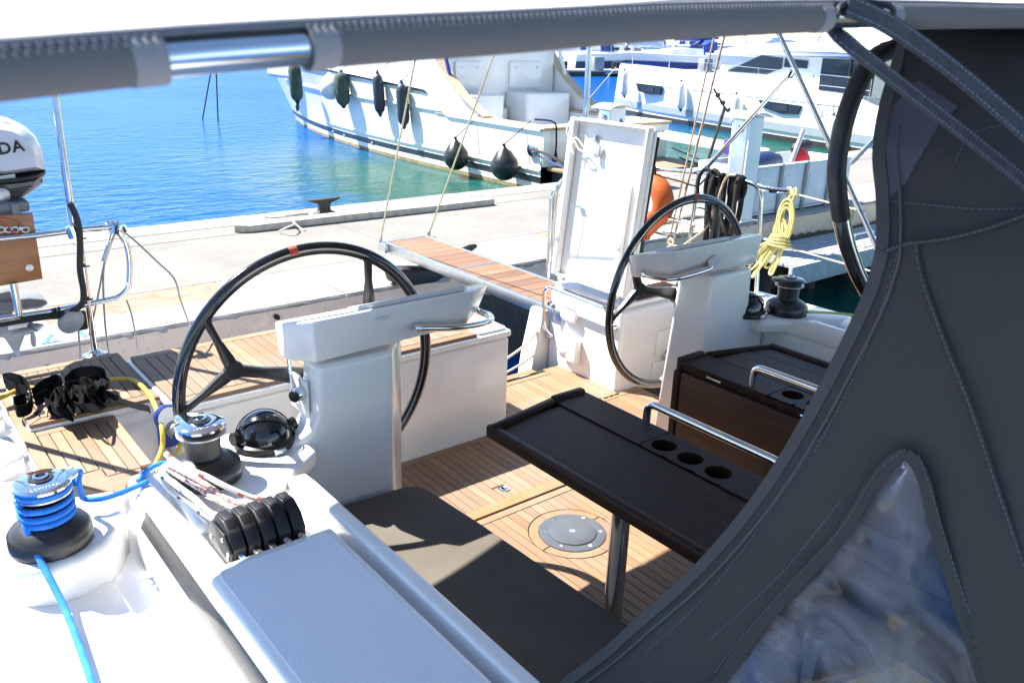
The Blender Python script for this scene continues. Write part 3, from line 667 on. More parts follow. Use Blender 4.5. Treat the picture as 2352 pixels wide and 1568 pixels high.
for (q, L, r, bd, ed, lb, hq, kd, tl) in (
    ((679, 190), .98, .165, 'fender_green', 'rope_black', 'green cloth covered fender with a loose tail near the motor yacht bow', (700, 120), 'long', True),
    ((760, 203), .5, .27, 'fender_white', 'navy', 'white round fender beside the dark green one on the motor yacht', (778, 140), 'round', False),
    ((786, 205), .80, .165, 'fender_green', 'navy', 'dark green covered fender with blue and white top on the motor yacht', (806, 143), 'long', False),
    ((870, 216), .90, .125, 'fender_navy', 'fender_navy', 'navy sausage fender hung from the motor yacht handrail', (905, 135), 'long', False),
    ((925, 241), .92, .13, 'fender_navy', 'fender_navy', 'navy sausage fender behind the pale rope, under the curved sheer', (960, 155), 'long', False),
    ((1048, 361), .4, .255, 'black_satin', 'rope_black', 'black ball fender hung forward of the motor yacht quarter', (1104, 262), 'round', False),
    ((1159, 382), .4, .265, 'black_satin', 'rope_black', 'black ball fender nearest to the motor yacht transom', (1219, 278), 'round', False)):
    z_off = .12 if kd == 'long' and r < .14 else 0
    fender(onx(q, FX-(.12 if r > .2 else 0)), L, r, bd, ed, lb, GF, onx(hq, MYX0+.35) if q[0] < 1000 else onx(hq, MYX0+.05), kd, tl, .1)
for q0, q1, lb in (((465, 275), (487, 150), 'thin dark mooring line slanting into the water ahead of the motor yacht bow'), ((501, 281), (496, 150), 'thin dark mooring line dropping upright into the water ahead of the motor yacht bow')):
    a = onz(q0, WZ-.02); tag(MB().tube([a, onpl(q1, (a.x, a.y), (a.x+1, a.y-1.2))], .02, 6).build('mooring_line', 'rope_black'), lb, 'mooring line', 'bow mooring lines')

# ================================================================== CATAMARAN
CA, CB = V((24.0, 24.7, 0)), V((21.35, 11.5, 0)); cdir = (CA-CB).normalized(); cn = V((cdir.y, -cdir.x, 0)); CLn = (CA-CB).length
cat = thing('catamaran', 'white sailing catamaran with dark hull windows and grey waterline stripe', 'catamaran', (CB.x, CB.y, WZ))
def cp(s, w_, z): return CB+cdir*s+cn*w_+V((0, 0, z))      # s along from stern, w_ outboard away from us, z
def cat_hull(w0):
    b = MB(); rows = []
    for i in range(31):
        t = i/30; s = t*CLn; zs = .58+.36*min(1, t*1.15) if t > .1 else .2+.38*(t/.1); hb = .85*(1-max(0, (t-.55)/.45)**2.4*.93); ov = .06*(1-t)
        r = [(w0+.85-hb*.86, WZ-.4), (w0+.85-hb*.9, WZ), (w0+.85-hb*.97, -.2), (w0+.85-hb, .40), (w0+.85-hb*.97, .46), (w0+.85-hb*.93, zs), (w0+.85-hb*.5, zs+.06), (w0+.85, zs+.08), (w0+.85+hb*.6, zs+.06), (w0+.85+hb*.95, zs), (w0+.85+hb, .2), (w0+.85+hb*.9, WZ-.4)]
        rows.append([cp(s+(.25*(z-WZ)/1.6 if t > .97 else 0)*-1, ww, z) for ww, z in r])
    b.grid(rows); n = 12; b.f.append(tuple(range(n-1, -1, -1))); L = len(b.v); b.f.append(tuple(range(L-n, L))); return b.build('hull', 'white_hull', cat, smooth=35)
cat_hull(0); cat_hull(5.0)
def cat_band(z0, z1, off, nm, m, t0=0, t1=1):
    b = MB(); rows = []
    for i in range(61):
        t = i/60
        if t < t0 or t > t1: continue
        hb = .85*(1-max(0, (t-.55)/.45)**2.4*.93)
        f = lambda z: .85-hb*(.9 if z < -.6 else .95 if z < -.1 else 1)-off
        rows.append([cp(t*CLn, f(z0)+.03, z0), cp(t*CLn, f(z0), z0), cp(t*CLn, f(z1), z1), cp(t*CLn, f(z1)+.03, z1)])
    b.grid(rows); return b.build(nm, m, cat)
cat_band(WZ-.1, WZ+.16, .02, 'antifouling', 'bottom_black'); cat_band(-.46, -.24, .03, 'hull_stripe', 'grey_stripe', 0, .985); cat_band(.405, .425, .012, 'moulding_line', 'grey_stripe', .06, .97)
def hull_window(qs, nm):
    pts = [onpl(q, (CB.x-.03*cn.x, CB.y-.03*cn.y), (CA.x-.03*cn.x, CA.y-.03*cn.y)) for q in qs]; n = len(pts)
    b = MB().add([p-cn*.012 for p in pts]+[p+cn*.05 for p in pts], [tuple(range(n))]+[(i, n+i, n+(i+1) % n, (i+1) % n) for i in range(n)])
    return b.build(nm, 'dark_window', cat, smooth=0)
for qs in (((1461, 191), (1521, 198), (1515, 218), (1490, 217), (1466, 210)), ((1741, 229), (1841, 243), (1831, 263), (1795, 262), (1752, 247))):
    o = hull_window(qs, 'hull_window'); c = [sum(q[i] for q in qs)/len(qs) for i in (0, 1)]
    c0 = onpl(c, (CB.x-.05*cn.x, CB.y-.05*cn.y), (CA.x-.05*cn.x, CA.y-.05*cn.y)); MB().obox(c0, cdir*.28, cn*.01, (0, 0, .07)).build('opening_port', 'grey_acrylic', o)
# coach roof, windows, hardtop
s0, s1 = 1.3, 7.6
MB().prism([(s0, .5), (s0, 1.62), (5.2, 1.62), (6.8, 1.15), (7.5, .95), (7.6, .5)], .55, 5.9, 'x').build('t', 'white_hull', None)
o = bpy.data.objects['t']; me = o.data
for v in me.vertices: 
    w_ = V(v.co)+o.location; p = cp(w_.y, w_.x, w_.z); v.co = p-V(cat['_b'])
o.location = (0, 0, 0); o.parent = cat; o.name = 'deckhouse'; me.name = 'deckhouse'; o['_b'] = cat['_b']
def quad(nm, m, ps, th=.02):
    pts = [cp(*p) for p in ps]; n = len(pts); b = MB().add([p-cn*th for p in pts]+[p+cn*.01 for p in pts], [tuple(range(n))]+[(i, n+i, n+(i+1) % n, (i+1) % n) for i in range(n)]); return b.build(nm, m, cat, smooth=0)
quad('side_window', 'smoked_glass', [(6.7, .53, 1.05), (4.9, .53, 1.05), (4.3, .53, 1.25), (4.3, .53, 1.55), (5.2, .53, 1.6)])
quad('side_window', 'dark_window', [(4.2, .53, 1.3), (3.3, .53, 1.3), (3.3, .53, 1.52), (4.2, .53, 1.55)])
quad('saloon_door', 'dark_window', [(2.75, .53, .75), (.9, .53, .70), (.9, .53, 1.62), (2.75, .53, 1.6)])
for k in range(2): quad('door_frame', 'black_satin', [(1.75-.75*k, .50, .72), (1.68-.75*k, .50, .72), (1.68-.75*k, .50, 1.62), (1.75-.75*k, .50, 1.62)])
b = MB(); rows = []
for s_, z, d_ in ((7.0, 1.72, .06), (6.3, 1.84, .09), (4.5, 1.95, .12), (2.0, 1.98, .12), (-.2, 1.9, .10), (-.6, 1.84, .05)):
    rows.append([cp(s_, .2, z-d_-.08), cp(s_, .2, z-.06), cp(s_, .9, z+.04), cp(s_, 3, z+.1), cp(s_, 5.6, z+.04), cp(s_, 6.2, z-.06), cp(s_, 6.2, z-d_-.08)])
b.grid(rows, True); b.f.append(tuple(range(7))); L = len(b.v); b.f.append(tuple(range(L-1, L-8, -1))); b.build('hardtop', 'white_hull', cat, smooth=40)
MB().obox(cp(1.6, 2.8, 2.35), cdir*1.2, cn*1.1, (0, 0, .3)).build('flybridge', 'white_hull', cat, bevel=.1)
# guard rails
for s_ in (.6, 2.6, 4.8, 7, 9.2, 11.4): MB().tube([cp(s_, .12, .55+.02*s_), cp(s_, .1, 1.15+.02*s_)], .014, 6).build('stanchion', 'stainless', cat)
for z in (1.14, .86): MB().tube([cp(s_, .1, z+.02*s_) for s_ in (.6, 2.6, 4.8, 7, 9.2, 11.4, 12.6)], .008, 5).build('lifeline', 'stainless', cat)
nm = onpl((1907, 250), (CB.x, CB.y), (CA.x, CA.y)); text('Astréa', .30, .004, frame(nm-cn*.09, -cdir, (0, 0, 1)), 'boat_name', 'text_grey', cat, 1.15)
GC = 'white fenders along the catamaran side'
for q, hq, fl_b in (((1434, 192), (1436, 158), 'white fender hanging nearest to the catamaran bow'), ((1564, 220), (1573, 180), 'white fender just aft of the forward hull window of the catamaran'), ((1690, 252), (1702, 200), 'white fender just forward of the aft hull window of the catamaran'), ((1912, 305), (1915, 240), 'white fender aft of the name lettering on the catamaran')):
    l = onpl(q, (CB.x-.2*cn.x, CB.y-.2*cn.y), (CA.x-.2*cn.x, CA.y-.2*cn.y)); fender(l, .92, .15, 'fender_white', 'navy', fl_b, GC, onpl(hq, (CB.x, CB.y), (CA.x, CA.y)), 'long', False, .1)
tag(MB().tube([cp(CLn-.6, .4, .9), onz((1318, 267), -.3)], .012, 5).build('mooring_line', 'rope_beige'), 'thin line running down from the catamaran bow to the water', 'mooring line')
for qa, qb, lb in (((1545, 340), (1720, 395), 'upper black stern line slung over the water behind the motor yacht gangway'), ((1560, 362), (1720, 402), 'lower black stern line slung over the water behind the motor yacht gangway')):
    tag(MB().tube(cr([onz(qa, .1), onz(((qa[0]+qb[0])/2, (qa[1]+qb[1])/2+8), -.05), onz(qb, .1)], 8), .016, 6).build('stern_line', 'rope_black'), lb, 'mooring line', 'black stern lines')

# ================================================================== FAR PONTOON AND BOATS
pa, pbb = onz((1190, 176), WZ), onz((2300, 176), WZ)
pdir = (pbb-pa).normalized(); pn = V((-pdir.y, pdir.x, 0))
fp = thing('far_pontoon', 'low dark floating pontoon with moored boats beyond the catamaran', 'pontoon', (pa+pbb)/2)
MB().obox((pa+pbb)/2+V((0, 0, .3))+pn*1.2, pdir*(pbb-pa).length/2, pn*1.1, (0, 0, .12)).build('deck', 'deck_grey', fp)
for k in range(9): MB().obox(pa+pdir*(6+k*8)+pn*1.0+V((0, 0, .1)), pdir*1.6, pn*1.0, (0, 0, .2)).build('float', 'bottom_black', fp)
for k, f in enumerate((.06, .12, .30)):
    p = pa+pdir*((pbb-pa).length*f)+pn*.8+V((0, 0, .42)); o = MB().obox(p+V((0, 0, .45)), pdir*.45, pn*.35, (0, 0, .45)).build('locker_box', 'far_grey' if k else 'far_white', bevel=.03); tag(o, ('white', 'tall grey', 'low grey')[k]+' locker box standing on the far pontoon', 'locker')
def far_boat(pos, dirv, L, hullm, stripem, kind, label):
    d = V(dirv).normalized(); n_ = V((-d.y, d.x, 0)); t = thing('moored_boat', label, 'boat', pos, 'boats moored along the far pontoon')
    fb_ = L*.095+.15; W_ = L*.15
    def q(s, w_, z): return V(pos)+d*s+n_*w_+V((0, 0, z))
    b = MB(); rows = []
    for i in range(17):
        u = i/16; s = (u-.5)*L; hb = W_*(1-max(0, (u-.45)/.55)**2.3*.97); zs = fb_*(1+.25*u)
        rows.append([q(s+u**4*(-.4), -hb*.75, -.2), q(s, -hb*.92, .12), q(s+u**5*.3, -hb, zs), q(s+u**5*.3, 0, zs+.08), q(s+u**5*.3, hb, zs), q(s, hb*.92, .12), q(s, hb*.75, -.2)])
    b.grid(rows); b.f.append((6, 5, 4, 3, 2, 1, 0)); b.build('hull', hullm, t, smooth=35)
    if stripem:
        for sd in (-1, 1):
            b = MB(); rows = []
            for i in range(17):
                u = i/16; s = (u-.5)*L; hb = W_*(1-max(0, (u-.45)/.55)**2.3*.97); zs = fb_*(1+.25*u); rows.append([q(s+u**5*.15, sd*(hb*.95+.03), .15), q(s+u**5*.3, sd*(hb+.03), zs*.62)])
            b.grid(rows); b.build('hull_stripe', stripem, t)
    zc = fb_*1.1
    if kind == 'sail':
        b = MB(); rows = []
        for s, h, w_ in ((-.18*L, .55, .6), (-.05*L, .6, .62), (.12*L, .5, .5), (.24*L, .15, .3)): rows.append([q(s, -W_*w_, zc-.1), q(s, -W_*w_*.85, zc+h), q(s, W_*w_*.85, zc+h), q(s, W_*w_, zc-.1)])
        b.grid(rows); b.f.append((0, 1, 2, 3)); b.build('coachroof', hullm if stripem is None else 'far_white', t, smooth=30)
        for k in range(3): MB().obox(q((-.1+.1*k)*L, -W_*.58, zc+.28), d*.32, n_*.04, (0, 0, .1)).build('cabin_window', 'dark_window', t)
        MB().tube([q(.08*L, 0, zc), q(.08*L, 0, zc+L*1.2)], .09, 8).build('mast', 'far_white', t)
        MB().tube([q(.07*L, 0, zc+1.35), q(-.3*L, 0, zc+1.45)], [.22, .13], 8).build('sail_cover', 'royal_blue', t)
        MB().tube([q(.47*L, 0, zc+.2), q(.10*L, 0, zc+L*1.05)], [.07, .05], 7).build('furled_sail', random.choice(['navy', 'far_white', 'royal_blue']), t)
        b = MB(); rows = []
        for s, h in ((-.12*L, 1.0), (-.17*L, 1.35), (-.24*L, 1.4)): rows.append([q(s, -W_*.6, zc+.1), q(s, -W_*.5, zc+h*.8), q(s, 0, zc+h), q(s, W_*.5, zc+h*.8), q(s, W_*.6, zc+.1)])
        b.grid(rows); b.build('sprayhood', 'royal_blue' if random.random() < .6 else 'far_white', t, smooth=50)
    else:
        b = MB(); rows = []
        for s, h, w_ in ((-.42*L, .9, .8), (-.15*L, 1.5, .75), (.02*L, 1.55, .7), (.14*L, .9, .62), (.34*L, .35, .35)): rows.append([q(s, -W_*w_, zc-.1), q(s, -W_*w_*.8, zc+h), q(s, W_*w_*.8, zc+h), q(s, W_*w_, zc-.1)])
        b.grid(rows); b.f.append((0, 1, 2, 3)); b.build('superstructure', 'far_white', t, smooth=30)
        b = MB(); rows = []
        for s, h in ((-.3*L, 1.2), (-.1*L, 1.36), (.06*L, 1.2), (.13*L, .9)): rows.append([q(s, -W_*.74, zc+h-.35), q(s, -W_*.70, zc+h)])
        b.grid(rows); b.build('window_band', 'dark_window', t)
        MB().obox(q(-.25*L, 0, zc+2.3), d*L*.13, n_*W_*.7, (0, 0, .05)).build('bimini_top', 'royal_blue' if random.random() < .5 else 'far_white', t)
        MB().tube(fillet([q(-.36*L, -W_*.75, zc+.6), q(-.42*L, -W_*.7, zc+2.6), q(-.42*L, W_*.7, zc+2.6), q(-.36*L, W_*.75, zc+.6)], .5), .07, 7).build('radar_arch', 'far_white', t); MB().tube([q(-.42*L, 0, zc+2.6), q(-.43*L, 0, zc+5.2)], .03, 5).build('aerial', 'far_white', t)
        for k in range(3): MB().obox(q((-.2+.22*k)*L, -W_*(.99-.12*max(0, k-1)), fb_*.62), d*.45, n_*.05, (0, 0, .10)).build('hull_port', 'dark_window', t)
        for sx in (-1, 1): MB().tube([q(-.33*L, sx*W_*.6, zc+.8), q(-.3*L, sx*W_*.6, zc+2.28)], .04, 6).build('bimini_post', 'stainless', t)
    for k in range(5): MB().tube([q((-.4+.2*k)*L, -W_*.93, zc-.05), q((-.4+.2*k)*L, -W_*.93, zc+.6)], .02, 5).build('stanchion', 'stainless', t)
    MB().tube([q((-.4+.2*k)*L, -W_*.93, zc+.6) for k in range(5)], .012, 5).build('lifeline', 'stainless', t)
    return t
fl_ = [((1345, 165), 11, 'far_white', 'royal_blue', 'motor', 'white far motorboat with blue stripe right of the motor yacht'),
       ((1500, 172), 13, 'far_white', 'navy', 'sail', 'far white sailing boat with navy stripe above the catamaran bow'),
       ((1655, 176), 12, 'far_white', 'royal_blue', 'sail', 'far white sailing boat with blue stripe behind the catamaran windscreen'),
       ((1850, 180), 12, 'far_white', None, 'motor', 'plain white far motorboat behind the catamaran hardtop'),
       ((2080, 182), 13, 'far_white', 'navy', 'sail', 'far sailing boat with navy stripe behind the sprayhood handle')]
for q_, L, hm, sm, kd, lb in fl_:
    far_boat(onz(q_, WZ)+pn*4.6, pdir*(1 if L != 12 else -1)+pn*.12, L, hm, sm, kd, lb)
for k, (x, L, kd, sm) in enumerate(((1180, 14, 'motor', None), (1330, 15, 'motor', 'royal_blue'), (1500, 15, 'motor', None), (1640, 16, 'sail', 'navy'), (1790, 16, 'motor', None), (1960, 15, 'motor', 'royal_blue'))):
    far_boat(onz((x, 136), WZ)+pn*2, pdir+pn*.2*(-1)**k, L, 'far_white', sm, kd, ('large white motorboat in the back row, half hidden by the motor yacht', 'large white motorboat with blue stripe in the back row', 'large plain white motorboat in the back row between masts', 'large white sailing yacht with navy stripe in the back row', 'large plain white motorboat behind the catamaran roof', 'large white and blue motorboat at the end of the back row')[k])
for k, x in enumerate((1275, 1312, 1420)):                                 # inflatable dinghies
    p = onz((x, 171), WZ)-pn*1.2; t = thing('inflatable_dinghy', ('pale grey inflatable dinghy tied to the far pontoon beside a pillar', 'pale inflatable dinghy with black outboard at the far pontoon', 'pale inflatable dinghy at the pontoon just left of the catamaran bow')[k], 'dinghy', p, 'inflatable dinghies at the far pontoon')
    pts = fillet([p+pdir*-1.4+pn*-.6, p+pdir*.9+pn*-.6, p+pdir*1.5, p+pdir*.9+pn*.6, p+pdir*-1.4+pn*.6], .6)
    MB().tube([v+V((0, 0, .22)) for v in pts], .22, 10).build('tube', 'rib_tube', t); MB().obox(p+V((0, 0, .12))-pdir*.2, pdir*1.2, pn*.5, (0, 0, .06)).build('floor', 'deck_grey', t)
    MB().obox(p+pdir*-1.5+V((0, 0, .6)), pdir*.14, pn*.16, (0, 0, .36)).build('outboard', 'black_plastic', t, bevel=.05)
# ================================================================== OUR SAILING YACHT
CLX = 2.325
def mx(x, s): return x if s < 0 else 2*CLX-x
ya = thing('sailing_yacht', 'white sailing yacht with teak cockpit and twin helms, stern-to at the quay', 'sailing yacht', (CLX, 1.5, WZ))
def block(poly, z0, z1, nm, m='gelcoat', s=-1, bevel=.015, seg=3, par=None):
    return MB().prism([(mx(x, s), y) for x, y in poly], z0, z1).build(nm, m, par or ya, bevel=bevel, seg=seg)
# --- hull and side decks, both sides
OUT = [(-.30, -3), (-.22, 0), (-.1, 1.4), (.0, 2.2), (.09, 2.7), (.19, 3.2), (.26, 3.6), (.30, 3.85), (.36, 4.02)]
for s in (-1, 1):
    MB().prism([(mx(x, s), y) for x, y in OUT+[(.90, 4.02), (.90, 3.34), (.705, 3.34), (.705, 2.72), (.56, 2.66), (.56, -3)]], WZ-.4, .47).build('hull_side', 'gelcoat', ya, bevel=.03, seg=3)
    # raised bulwark with moulded freeing notches along the outer edge
    for y0, y1 in ((2.62, 3.02), (3.12, 3.42), (3.52, 3.98)):
        xo = .205+.14*(y0-2.6)/1.4; xi = .355
        MB().prism([(mx(xo, s), y0), (mx(xo+.03, s), y1), (mx(xi-.005, s), y1-.05), (mx(xi-.005, s), y0+.05)], .44, .535).build('bulwark', 'gelcoat', ya, bevel=.02, seg=3)
    # transom quarter below the deck
MB().box((.9, 3.9, WZ-.4), (2.59, 4.0, .3)).build('transom', 'gelcoat', ya, bevel=.03)
MB().prism([(3.40, -.9), (3.28, -.3), (3.33, .05), (3.40, .34), (4.3, .34), (4.3, -.9)], 3.86, 4.0, 'y').build('transom', 'gelcoat', ya, bevel=.02)
MB().box((.6, -3, -.2), (4.05, 3.2, -.012)).build('sole_liner', 'caulk', ya)
MB().box((2.592, 3.2, -.2), (3.438, 3.77, -.012)).build('sole_liner', 'caulk', ya)

# --- teak: shared plank meshes
PLK = {}
def plank(w_, l, m, par, c, rz=0, th=.012, nm='plank'):
    key = (round(w_, 4), round(l, 3), m, th)
    if key not in PLK:
        o = MB().box((-w_/2, -l/2, -th), (w_/2, l/2, 0)).build(nm, m, None, bevel=.0012, seg=1, smooth=0, loc=(0, 0, 0)); PLK[key] = o
        o.parent = par; o.location = V(c)-V(par['_b']); o.rotation_euler.z = rz; return o
    return inst(PLK[key], nm, c, par, rz)
def board(poly, z0, z1, m, par, nm='board'): return MB().prism(poly, z0, z1).build(nm, m, par, bevel=.0015, seg=1, smooth=0)
# cockpit sole
sole = MB().box((1.2, -.6, -.0115), (3.66, 3.2, -.0045)).build('cockpit_sole', 'caulk', ya)
PW = .0444; G = .0032; X0 = 2.449; HC = (2.193, 2.242); HR = .188
for k in range(-26, 22):
    xc = X0-(k-.5)*PW-PW; xa, xb = xc-PW/2+G/2, xc+PW/2-G/2
    if xc < 1.25 or xc > 3.62: continue
    plank(PW-G, 3.155-2.632, 'teak_y', sole, (xc, (3.155+2.632)/2, 0), th=.004)
    d0 = min(abs(xa-HC[0]), abs(xb-HC[0])); 
    if (xa-HC[0])*(xb-HC[0]) < 0: d0 = 0
    if d0 >= HR: plank(PW-G, 2.512+.5, 'teak_y', sole, (xc, (2.512-.5)/2, 0), th=.004)
    else:
        ar = [(xa+(xb-xa)*i/5, math.sqrt(max(0, (HR+.002)**2-(xa+(xb-xa)*i/5-HC[0])**2))) for i in range(6)]
        board([(xa, 2.512), (xb, 2.512)]+[(x, HC[1]+h) for x, h in ar[::-1]], -.004, 0, 'teak_y', sole, 'plank')
        board([(xb, -.5), (xa, -.5)]+[(x, HC[1]-h) for x, h in ar], -.004, 0, 'teak_y', sole, 'plank')
for y0, y1, m, h in ((2.563, 2.627, 'teak_bar', .006), (2.516, 2.556, 'teak_x', .0), (3.159, 3.198, 'teak_x', .0)): board([(1.26, y0), (3.62, y0), (3.62, y1), (1.26, y1)], -.0045, h, m, sole)
for k in range(4):                                        # ring of curved teak round the hatch
    pl = []; a0, a1 = math.radians(8+90*k+.7), math.radians(98+90*k-.7)
    for i in range(11): a = a0+(a1-a0)*i/10; pl.append((HC[0]+.186*math.cos(a), HC[1]+.186*math.sin(a)))
    for i in range(10, -1, -1): a = a0+(a1-a0)*i/10; pl.append((HC[0]+.145*math.cos(a), HC[1]+.145*math.sin(a)))
    board(pl, -.0044, .0003, ('teak_x', 'teak_y')[k % 2], sole, 'ring_segment')
# walkway through the transom
wk = MB().box((2.594, 3.2, -.0115), (3.437, 3.74, -.0045)).build('walkway_deck', 'caulk', ya)
for k in range(19):
    xc = 2.615+k*PW
    if xc < 3.3: plank(PW-G, .45, 'teak_y', wk, (xc, 3.43, 0), th=.004)
for k in range(3): plank(PW-G, .56, 'teak_y', wk, (3.326+k*PW, 3.46, 0), th=.004)
board([(2.6, 3.66), (3.30, 3.66), (3.30, 3.70), (2.6, 3.70)], -.0045, .0005, 'teak_x', wk)
board([(2.6, 3.72), (3.24, 3.72), (3.24, 3.775), (2.6, 3.775)], -.012, .006, 'teak_bar', wk)
MB().tube([(3.06, 3.712, .008), (3.17, 3.712, .008)], .006, 8).build('hinge', 'chrome', wk)

# --- helm seats
def teak_top(x0, x1, y0, y1, z, par, bw=.05):
    """teak panel: mitred border and fore-and-aft planks"""
    i = bw
    board([(x0, y0), (x1, y0), (x1-i, y0+i-.003), (x0+i, y0+i-.003)], z-.016, z, 'teak_x', par); board([(x0+i, y1-i+.003), (x1-i, y1-i+.003), (x1, y1), (x0, y1)], z-.016, z, 'teak_x', par)
    board([(x0, y0+.003), (x0+i-.003, y0+i), (x0+i-.003, y1-i), (x0, y1-.003)], z-.016, z, 'teak_y', par); board([(x1-i+.003, y0+i), (x1, y0+.003), (x1, y1-.003), (x1-i+.003, y1-i)], z-.016, z, 'teak_y', par)
    MB().box((x0+.01, y0+.01, z-.02), (x1-.01, y1-.01, z-.005)).build('caulking', 'caulk', par)
    n = round((x1-x0-2*i)/PW); pw = (x1-x0-2*i)/n
    for k in range(n): plank(pw-G, y1-y0-2*i-.004, 'teak_y', par, (x0+i+(k+.5)*pw, (y0+y1)/2, z), th=.012)
hs = MB().prism([(.895, 3.2), (2.59, 3.2), (2.59, 3.9), (.895, 3.9)], WZ-.2, .525).build('helm_seat', 'gelcoat', ya, bevel=.018, seg=3)
MB().prism(rrect(.885, 3.19, 2.60, 3.84, .02), .530, .563).build('seat_lid', 'gelcoat', hs, bevel=.008)
teak_top(.90, 2.385, 3.205, 3.825, .580, hs)
MB().prism(rrect(2.39, 3.21, 2.585, 3.82, .03), .563, .578).build('corner_moulding', 'gelcoat', hs, bevel=.008)
for q in ((1055, 735), (913, 767)): p = ony(q, 3.188); MB().tube([p+V((-.035, 0, 0)), p+V((.035, 0, 0))], .005, 8).build('hinge', 'chrome', hs)
MB().obox((.893, 3.22, .545), (.004, 0, 0), (0, .03, 0), (0, 0, .022)).build('latch_plate', 'chrome', hs)
# starboard quarter deck with a hinged locker lid
qd = MB().prism([(.372, 2.66), (.372, 3.99), (.9, 3.99), (.9, 3.36), (.70, 3.36), (.70, 2.83), (.59, 2.76), (.53, 2.69)], .46, .515).build('quarter_deck', 'gelcoat', ya, bevel=.006)
MB().prism([(.378, 2.80), (.378, 3.98), (.69, 3.98), (.69, 2.86), (.60, 2.80), (.54, 2.75)], .51, .5165).build('caulking', 'caulk', qd)
n = 7; pw = (.70-.42)/n
board([(.374, 2.80), (.417, 2.80), (.417, 3.985), (.374, 3.985)], .512, .53, 'teak_y', qd)
for k in range(n-1): 
    y0 = 2.92 if k < 3 else 2.85; plank(pw-G, 3.31-y0, 'teak_y', qd, (.42+(k+.5)*pw, (3.31+y0)/2, .53))
board([(.662, 2.86), (.699, 2.86), (.699, 3.31), (.662, 3.31)], .512, .53, 'teak_y', qd)
board([(.42, 3.313), (.699, 3.313), (.699, 3.35), (.42, 3.35)], .512, .53, 'teak_x', qd)
board([(.42, 2.91), (.47, 2.83), (.53, 2.735), (.565, 2.72), (.60, 2.78), (.655, 2.83), (.655, 2.845), (.55, 2.845), (.55, 2.916)], .512, .53, 'teak_x', qd)
lid = MB().box((.405, 3.365, .515), (.888, 3.985, .541)).build('locker_lid', 'gelcoat', ya, bevel=.004)
teak_top(.407, .886, 3.367, 3.983, .556, lid, .05)
MB().lathe([(.02, 0), (.02, .003), (.012, .003), (.0, -.004)], (onz((90, 948), .556)), 14).build('finger_hole', 'caulk', lid)
# port helm seat (its lid stands open) and what is fixed to its inboard side
hp = MB().prism([(3.44, 3.22), (4.02, 3.22), (4.02, 3.86), (3.44, 3.86)], WZ-.2, .50).build('helm_seat', 'gelcoat', ya, bevel=.03, seg=3)
MB().prism([(3.46, 3.24), (4.0, 3.24), (4.0, 3.84), (3.46, 3.84)], .50, .535).build('seat_flange', 'gelcoat', hp, bevel=.015)
for y0, y1 in ((3.255, 3.33), (3.335, 3.41)): board([(3.6, y0), (4.0, y0), (4.0, y1), (3.6, y1)], .537, .556, 'wenge_y', hp)
a = onx((1307, 636), 3.4); 
rl = fillet([onx(q, 3.42) for q in ((1265, 770), )]+[onx((1249, 752), 3.375), onx((1250, 665), 3.375), onx((1262, 658), 3.375), onx((1392, 709), 3.375)]+[onx((1396, 728), 3.42)], .035)
MB().tube(rl, .011, 10).build('grab_rail', 'stainless', hp)
for q in ((1268, 696), (1266, 770), (1413, 751)): MB().lathe([(.022, 0), (.02, .015), (.011, .03)], onx(q, 3.439), 12, (-1, 0, 0)).build('rail_foot', 'stainless', hp)
def on_side(q, nm, prof, m, sx=1, sy=1): return MB().lathe(prof, onx(q, 3.439), 24, (-1, 0, 0), sx=sx, sy=sy).build(nm, m, hp)
p = onx((1313, 722), 3.439); MB().prism(rrect(p.y-.075, p.z-.045, p.y+.075, p.z+.045, .04, 6), 3.43, 3.405, 'x').build('recess_handle', 'white_plastic', hp, bevel=.012, seg=3)
p = onx((1307, 790), 3.439); MB().lathe([(.088, 0), (.088, .03), (.06, .05), (.03, .055)], p, 26, (-1, 0, 0)).build('shower_cap', 'white_plastic', hp)
MB().box((3.385, p.y-.115, p.z-.09), (3.439, p.y-.03, p.z+.06)).build('shower_box', 'white_plastic', hp, bevel=.008)
p = ony((1520, 815), 3.22); MB().box((p.x-.09, 3.205, p.z-.20), (p.x+.12, 3.219, p.z-.03)).build('access_plate', 'white_plastic', hp, bevel=.006); MB().box((p.x-.07, 3.208, p.z+.0), (p.x+.12, 3.219, p.z+.17)).build('access_plate', 'white_plastic', hp, bevel=.006)
MB().lathe([(.035, 0), (.03, .02)], (p.x+.03, 3.205, p.z-.0), 16, (0, -1, 0)).build('key_switch', 'zinc', hp)
# open seat lid, leaning 6 degrees to port
ld = thing('open_seat_lid', 'white locker lid standing wide open on the port helm seat', 'locker lid', (3.45, 3.5, .56))
ln = math.radians(6); A0 = V((3.45, 3.83, .585)); AY = V((0, -1, 0)); AZ = V((math.sin(ln), 0, math.cos(ln))); AX = AY.cross(AZ)*-1   # AX points inboard(-x)
if AX.x > 0: AX = -AX
LW, LH = .645, .965
def lidp(u, v, d): return A0+AY*u+AZ*v+AX*d
def lidprism(poly, d0, d1, nm, m, bev=.006, seg=2, par=None):
    n = len(poly); vs = [lidp(u, v, d0) for u, v in poly]+[lidp(u, v, d1) for u, v in poly]
    return MB().add(vs, [tuple(range(n)), tuple(range(2*n-1, n-1, -1))]+[(i, n+i, n+(i+1) % n, (i+1) % n) for i in range(n)]).build(nm, m, par or ld, bevel=bev, seg=seg)
o = lidprism(rrect(0, 0, LW, LH, .045), -.035, -.004, 'panel', 'gelcoat', .012, 3)
